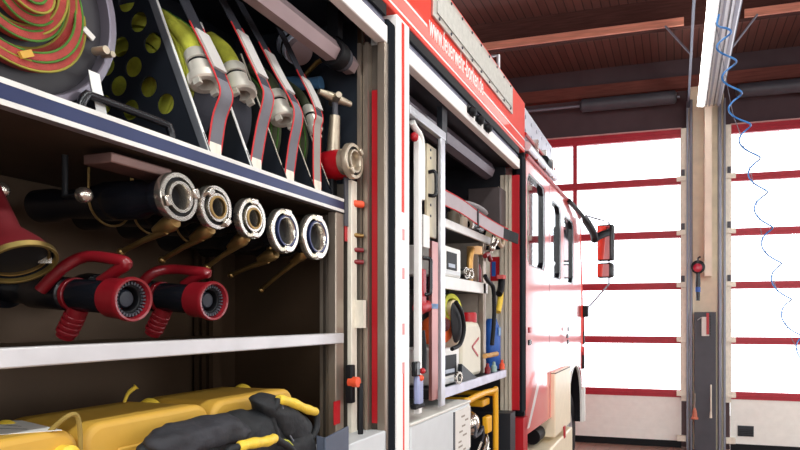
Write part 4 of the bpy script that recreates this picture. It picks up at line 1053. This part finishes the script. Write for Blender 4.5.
# white device
def device(px0, px1, py0, py1, x0, x1, wpx, lb, zbot, nm):
    a, b, c = S(px0, py0, x1), S(px1, py0, x1), S(px0, py1, x1)
    w = thing(nm, lb, 'device', ((x0+x1)/2, (a.y+b.y)/2, zbot))
    MB().box(x0, x1, a.y, b.y, zbot, a.z).build('housing', whiteplastic, w, bevel=.01)
    p, q = S(wpx[0], wpx[2], x1), S(wpx[1], wpx[2], x1); r = S(wpx[0], wpx[3], x1)
    f = MB().box(x1, x1+.003, p.y, q.y, r.z, p.z).build('screen', black, w, bevel=.001)
    MB().box(x1+.003, x1+.004, p.y+.02, q.y-.03, r.z+.012, r.z+.03).build('glint_strip', mat('grey glint', (150, 160, 176), .3), f)  # pale strip paints a glint low on the dark window
    MB().box(x1, x1+.004, a.y+.02, b.y-.02, zbot+.012, zbot+.03).build('base_trim', greybox, w)
    return w
device(441, 461, 243.5, 279, -.34, -.11, (446.5, 456.5, 251, 269), 'white device with a dark screen on the upper middle shelf', zB, 'white_charger')
device(441, 459.5, 349, 392, -.30, -.08, (443, 456, 356, 377), 'white box device with a black window on the bottom shelf below the orange bag', zC, 'white_reader')
# brass pipe and couplings on shelf B
c = S(475, 258, -.13)
w = thing('brass_standpipe', 'brass bent pipe standing among silver couplings on the middle shelf', 'pipe', (c.x, c.y, zB))
MB().tube(smooth([(c.x, c.y-.09, zB), (c.x, c.y-.09, zB+.11), (c.x, c.y-.06, zB+.165), (c.x, c.y-.03, zB+.175), (c.x, c.y+.01, zB+.17)], 6), .018, 14).build('bend', mat('amber brass', (200, 150, 84), .35, metal=.6), w)
MB().cyl((c.x, c.y-.01, zB+.15), (c.x, c.y-.01, zB+.195), .044, n=24).build('cap', mat('tan cap', (214, 166, 112), .45), w)
MB().cyl((c.x, c.y-.03, zB), (c.x, c.y-.03, zB+.15), .03, n=24).build('column', alusheet, w)
for k, (px, lb) in enumerate(((463.5, 'silver coupling beside the white device on the middle shelf'), (467.5, 'silver coupling beside the brass pipe on the middle shelf'))):
    y = S(px, 275, -.125).y
    w = thing('loose_coupling', lb, 'coupling', (-.125, y, zB), 'loose couplings on the middle shelf')
    claw_coupling((-.105, y, zB+.036), (1, -.25, .1), .030, .02, w, chrome, .5, .4+k)
    MB().cyl((-.165, y, zB+.036), (-.12, y, zB+.036), .024, n=20).build('tail', chrome, w)
y = S(479.5, 280, -.115).y
w = thing('red_cap_bottle', 'tiny red bottle at the right end of the middle shelf', 'bottle', (-.118, y, zB))
MB().lathe((-.118, y, zB), (0, 0, 1), [(0, 0), (.014, 0), (.015, .02), (.015, .07), (.008, .085), (.008, .1), (0, .1)], 16).build('bottle', redplastic, w)
# right: cream panel sticker + hose + straps
q = F(494.5, 281, 3.805)
w = thing('hazard_sticker', 'red and blue sticker on the cream panel right of the shelves', 'sticker', q)
a, b_, c = F(490.5, 257, 3.805), F(499.5, 257, 3.805), F(490, 281, 3.805)
MB().box(a.x, b_.x, 3.804, 3.807, c.z, a.z).build('red_field', redstrip, w)
MB().box(a.x+.008, a.x+.035, 3.8025, 3.804, c.z+.03, a.z-.03).build('blue_field', bluep, w)
P = smooth([S(485, 276, -.06), S(488, 281, -.06), S(492.5, 286, -.06), S(494, 296, -.06), S(494, 320, -.06), S(492, 345, -.06)], 6)
w = MB().tube(P, .0125, 12).build('suction_hose', black); tag(w, 'black bent hose hanging in front of the right end of the shelves', 'hose')
w = thing('red_spout', 'short red and black spout above the sticker at the right end of the shelf', 'spout', S(488, 262, -.085))
MB().tube(smooth([S(485, 256, -.08), S(488, 254, -.08), S(490.5, 260, -.08)], 5), .014, 10).build('bend', redplastic, w)
# under shelf B
c = S(448.5, 309, -.15)
w = thing('lime_hose_roll', 'small yellow-green rolled strap hanging under the middle shelf', 'rolled strap', c)
MB().ring(c, (1, -.3, .1), .075, .052, -.03, .03, 32).build('outer_turn', hosegreen, w)
MB().ring(c+V((.01, 0, -.01)), (1, -.2, .2), .050, .03, -.03, .035, 28).build('inner_turn', mat('beige strap', (214, 196, 160), .7), w)
MB().cyl(c+V((0, 0, .06)), V((c.x, c.y, zBb-.002)), .006, n=8).build('hook', black, w)
def soft(name, pts, x0, x1, m, lb, cat, puff=.55, lift=.03, sub=2):
    P = [S(px, py, x1) for px, py in pts]; c = sum(P, V((0, 0, 0)))/len(P); b = MB(); n = len(P)
    A = [b._v(p+V((x0-x1, 0, 0))) for p in P]; B2 = [b._v(p) for p in P]; C2 = [b._v(c+(p-c)*puff+V((lift, 0, 0))) for p in P]
    b._f(A[::-1])
    for i in range(n):
        j = (i+1) % n; b._f([A[i], A[j], B2[j], B2[i]]); b._f([B2[i], B2[j], C2[j], C2[i]])
    b._f(C2)
    return b, lb, cat, name, m, sub
def single(t):
    b, lb, cat, name, m, sub = t; o = b.build(name, m, None, sub=sub, sharp=180); return tag(o, lb, cat)
single(soft('work_gloves', [(450, 302), (458, 299), (464, 310), (462, 330), (459, 344), (454, 345), (452, 328)], -.078, -.066, mat('black glove leather', (28, 28, 32), .6), 'black leather gloves bunched beside the orange bag on the bottom shelf', 'gloves'))
P = smooth([S(456, 302, -.03), S(462, 314, -.025), S(464, 330, -.025), S(460, 344, -.025), S(452, 349, -.03)], 6)
w = MB().tube(P, .010, 10).build('black_cable', black); tag(w, 'black cable loop in front of the white canister', 'cable')
o_ = single(soft('orange_bag', [(441, 318), (447, 313), (452, 322), (451, 332), (448, 343), (444, 346), (439, 345)], -.26, -.12, mat('orange bag fabric', (246, 104, 44), .7, bump=.4, bscale=200), 'orange fabric bag on top of the white box device', 'bag'))
b = MB(); q = S(445.5, 325, -.085); b.sphere(q, .02, .03, .03, 16, 10); bb = b.build('dark_opening', mat('dark maroon lining', (84, 28, 30), .8), o_)
# white canister with red cap and chevron
a, b2, c = S(459.5, 322, -.10), S(480, 322, -.10), S(460, 386, -.10)
w = thing('white_canister', 'white plastic canister with a red cap and red chevron on the bottom shelf', 'canister', (-.2, (a.y+b2.y)/2, zC))
MB().prism([(-.30, a.y, zC), (-.30, b2.y, zC), (-.30, b2.y, a.z-.04), (-.30, b2.y-.05, a.z), (-.30, a.y+.1, a.z), (-.30, a.y, a.z-.05)], (.21, 0, 0)).build('tank', mat('milky plastic', (222, 216, 196), .45, var=.04), w, bevel=.025, seg=3)
MB().lathe((-.14, b2.y-.07, a.z-.004), (0, 0, 1), [(0, 0), (.042, 0), (.042, .045), (.036, .055), (0, .055)], 24).build('cap', redstrip, w)
p1, p2, p3 = S(478.5, 338, -.089), S(472, 347, -.089), S(478, 356, -.089)
b = MB(); 
for u_, v_ in ((p1, p2), (p2, p3)):
    dd = (v_-u_).normalized(); nn = V((1, 0, 0)).cross(dd)*.006; b.hexa([u_-nn, u_+nn, v_+nn, v_-nn, u_-nn+V((.002, 0, 0)), u_+nn+V((.002, 0, 0)), v_+nn+V((.002, 0, 0)), v_-nn+V((.002, 0, 0))])
b.build('chevron', redstrip, w)
# dark ramp under the canister and small silver piece
a, b2 = S(461, 380, -.06), S(476, 380, -.06)
w = MB().prism([(-.075, a.y, zC), (-.075, b2.y, zC), (-.075, a.y, S(461, 364, -.06).z)], (.02, 0, 0)).build('wedge_block', darkpanel); tag(w, 'dark triangular wedge block in front of the white canister', 'wedge')
q = S(461, 378, -.03)
w = thing('silver_ring', 'small silver ring standing at the corner of the white box device', 'ring', (-.045, q.y, zC))
MB().ring((-.05, q.y, zC+.03), (1, -.2, 0), .03, .017, 0, .015, 24).build('ring_body', chrome, w)
# blue bottle
q = V((-.15, 3.70, zC))
w = thing('blue_canister', 'blue plastic canister behind the black hose at the right end of the bottom shelf', 'canister', (-.15, 3.70, zC))
a, c = S(489, 322, -.13), S(489, 372, -.13)
MB().lathe((-.15, 3.70, zC), (0, 0, 1), [(0, 0), (.05, 0), (.055, .01), (.055, a.z-zC-.05), (.04, a.z-zC-.01), (.03, a.z-zC+.02), (0, a.z-zC+.02)], 24).build('tank', bluep, w)
q = V((-.095, 3.69, S(493, 332, -.1).z)); MB().obox(q, (.004, 0, 0), (0, .04, 0), (0, 0, .05)).build('label_patch', mat('pale blue print', (150, 186, 224), .5), w)
q = S(499, 303, -.10)
w = thing('bent_wrench', 'yellow and black bent wrench hanging by the right wall of the locker', 'wrench', q)
MB().tube(smooth([S(501, 290, -.09), S(500, 302, -.09), S(498, 312, -.09)], 5), .018, 10).build('yellow_part', gripyellow, w)
MB().tube(smooth([S(502, 278, -.09), S(501, 288, -.09), S(499, 294, -.09)], 5), .022, 10).build('black_part', black, w)
q = S(501.5, 277, -.085); MB().box(q.x-.02, q.x+.02, q.y-.03, q.y+.03, q.z-.012, q.z+.012).build('red_clip', mat('faded red', (206, 90, 86), .5), w)
for (px, m, lb, nm) in ((487.5, redplastic, 'small red bottle standing on the front edge of the bottom shelf', 'small_bottle'), (494, mat('grey green cap', (150, 176, 172), .5), 'grey-green bottle between two red ones on the bottom shelf', 'small_bottle'), (502, orange, 'orange-red bottle at the far right of the bottom shelf', 'small_bottle')):
    y = S(px, 380, -.075).y
    w = MB().lathe((-.075, y, zC), (0, 0, 1), [(0, 0), (.017, 0), (.017, .03), (.009, .04), (.009, .055), (0, .06)], 16).build(nm, m); tag(w, lb, 'bottle')
q = S(490, 364, -.075); w = MB().cyl((q.x, q.y-.10, zC+.1), (q.x, q.y+.14, zC+.1), .014, n=12).build('wooden_stick', mat('wood stick', (196, 150, 92), .6)); tag(w, 'short wooden stick lying in front of the blue canister', 'stick')

# --- grey drawer box, generator with yellow frame
a, b2 = S(411, 418, .0), S(470, 403, .0)
zt = 1.308; zl = .72
w = thing('grey_chest', 'light grey steel chest with a white instruction plate under the pump locker shelves', 'chest', (-.2, (a.y+b2.y)/2, zl))
MB().box(-.36, .0, a.y, b2.y, zl, zt-.012).build('chest_body', greybox, w, bevel=.006)
MB().box(-.365, .004, a.y-.002, b2.y+.004, zt-.012, zt).build('lid', boxtop, w, bevel=.004)
p, q, r = S(455.5, 412, .006), S(470, 412, .006), S(455, 450, .006)
pl = MB().box(.0, .006, p.y, b2.y-.01, r.z-.03, p.z).build('instruction_plate', paper, w)
MB().box(.0, .0045, p.y-.012, p.y, r.z-.03, p.z).build('plate_edge', darkgrey, w)
b = MB(); random.seed(11)
for k in range(9):
    yy = p.y+.03+random.random()*(b2.y-.01-p.y-.1); zz = p.z-.03-.022*k
    b.box(.006, .0068, yy, yy+.03+.03*random.random(), zz-.008, zz)
b.build('print', mat('grey print', (150, 140, 128), .6), pl)
yg0, yg1 = S(466, 392, -.06).y, S(495.5, 392, -.06).y
zg1 = S(495, 390, -.06).z; zg0 = .72
gen = thing('generator', 'generator in a yellow tube frame beside the grey chest', 'generator', (-.25, (yg0+yg1)/2, zg0))
def loop(x): return smooth([(x, yg0, zg0+.02), (x, yg0, zg1-.05), (x, yg0+.05, zg1), (x, yg1-.05, zg1), (x, yg1, zg1-.05), (x, yg1, zg0+.02)], 6)
for x in (-.06, -.46): MB().tube(loop(x), .017, 12).build('frame_tube', yellowtube, gen)
for (yy, zz) in ((yg1-.02, zg1-.02), (yg0+.05, zg1), (yg1, zg0+.12)): MB().cyl((-.46, yy, zz), (-.06, yy, zz), .014, n=12).build('cross_tube', yellowtube, gen)
MB().box(-.44, -.10, yg0+.03, yg1-.05, zg0, zg0+.18).build('engine_block', darkpanel, gen, bevel=.01)
MB().box(-.42, -.16, yg0+.06, yg1-.10, zg1-.2, zg1-.09).build('tank', black, gen, bevel=.02)
q = S(489, 424, -.07); MB().box(-.10, -.065, q.y-.04, q.y+.05, q.z-.05, q.z+.045).build('yellow_bracket', yellowtube, gen, bevel=.008)
q = S(490, 402, -.07); MB().box(-.20, -.085, q.y-.08, q.y+.05, q.z-.02, q.z+.02).build('yellow_bracket', yellowtube, gen, bevel=.008)
q = S(478, 424, -.10); MB().lathe(q+V((-.06, 0, 0)), (1, -.3, .15), [(0, 0), (.055, 0), (.065, .03), (.05, .05), (.03, .06), (0, .07)], 24).build('starter_cover', chrome, gen)
random.seed(2)
for k in range(8):
    q = S(474+random.random()*14, 430+random.random()*22, -.10); d = V((random.uniform(-.3, .6), random.uniform(-1, 1), random.uniform(-1, 1))).normalized()*.05
    MB().tube([q-d, q+V((.01, 0, 0)), q+d], .009, 8).build('engine_pipe', chrome if k % 2 else darkgrey, gen)
MB().cyl((-.2, yg0+.12, zg0+.15), (-.2, yg0+.12, zg1-.2), .05, n=16).build('cylinder_fins', alu, gen)

# ================================================================== light
w = bpy.data.worlds.new('world'); bpy.context.scene.world = w; w.use_nodes = True
nt = w.node_tree; bg = nt.nodes['Background']
bg.inputs['Color'].default_value = (.97, .985, 1, 1); bg.inputs['Strength'].default_value = 6.0
def area(name, loc, rot, sx, sy, energy, portal=False, col=(1, 1, 1)):
    l = bpy.data.lights.new(name, 'AREA'); l.shape = 'RECTANGLE'; l.size = sx; l.size_y = sy; l.energy = energy; l.color = col
    o = bpy.data.objects.new(name, l); C.objects.link(o); o.location = loc; o.rotation_euler = rot
    if portal: l.cycles.is_portal = True
    return o
for a in (d1, d2): area('door_portal', ((a[0]+a[1])/2, DY+.3, 2.2), (-PI/2, 0, 0), a[1]-a[0], 4.2, 1, True)
for a in rears: area('rear_portal', ((a[0]+a[1])/2, YB-.25, 2.45), (PI/2, 0, 0), a[1]-a[0], 3.5, 1, True)
for a in side_openings: area('side_portal', (XR+.25, (a[0]+a[1])/2, 2.55), (0, PI/2, 0), 2.9, a[1]-a[0], 1, True)
# added fill lights at strip lamp height, unseen and without fixtures
for x, y, e in ((1.35, 1.2, 70), (1.35, -2.4, 150), (4.4, 6, 130), (4.4, 1.2, 60), (4.4, -2.4, 110)):
    area('added_fill_light', (x, y, 4.25), (0, 0, 0), .2, 3.0, e, col=(.94, 1, .97))
for x, y in ((1.35, 2.2), (4.4, 4.0), (-2.0, 4.2)):
    area('added_uplight', (x, y, 4.72), (PI, 0, 0), .2, 3.0, 85, col=(1, .98, .95))  # added uplight without a fixture, brightens the near ceiling bay
sc = bpy.context.scene
sc.view_settings.view_transform = 'Standard'; sc.view_settings.look = 'None'; sc.view_settings.gamma = 1; sc.view_settings.use_curve_mapping = False
sc.view_settings.exposure = -0.40
sc.cycles.use_denoising = True
sc.cycles.max_bounces = 8; sc.cycles.transparent_max_bounces = 12
sc.cycles.caustics_reflective = False; sc.cycles.caustics_refractive = False
sc.cycles.sample_clamp_indirect = 6
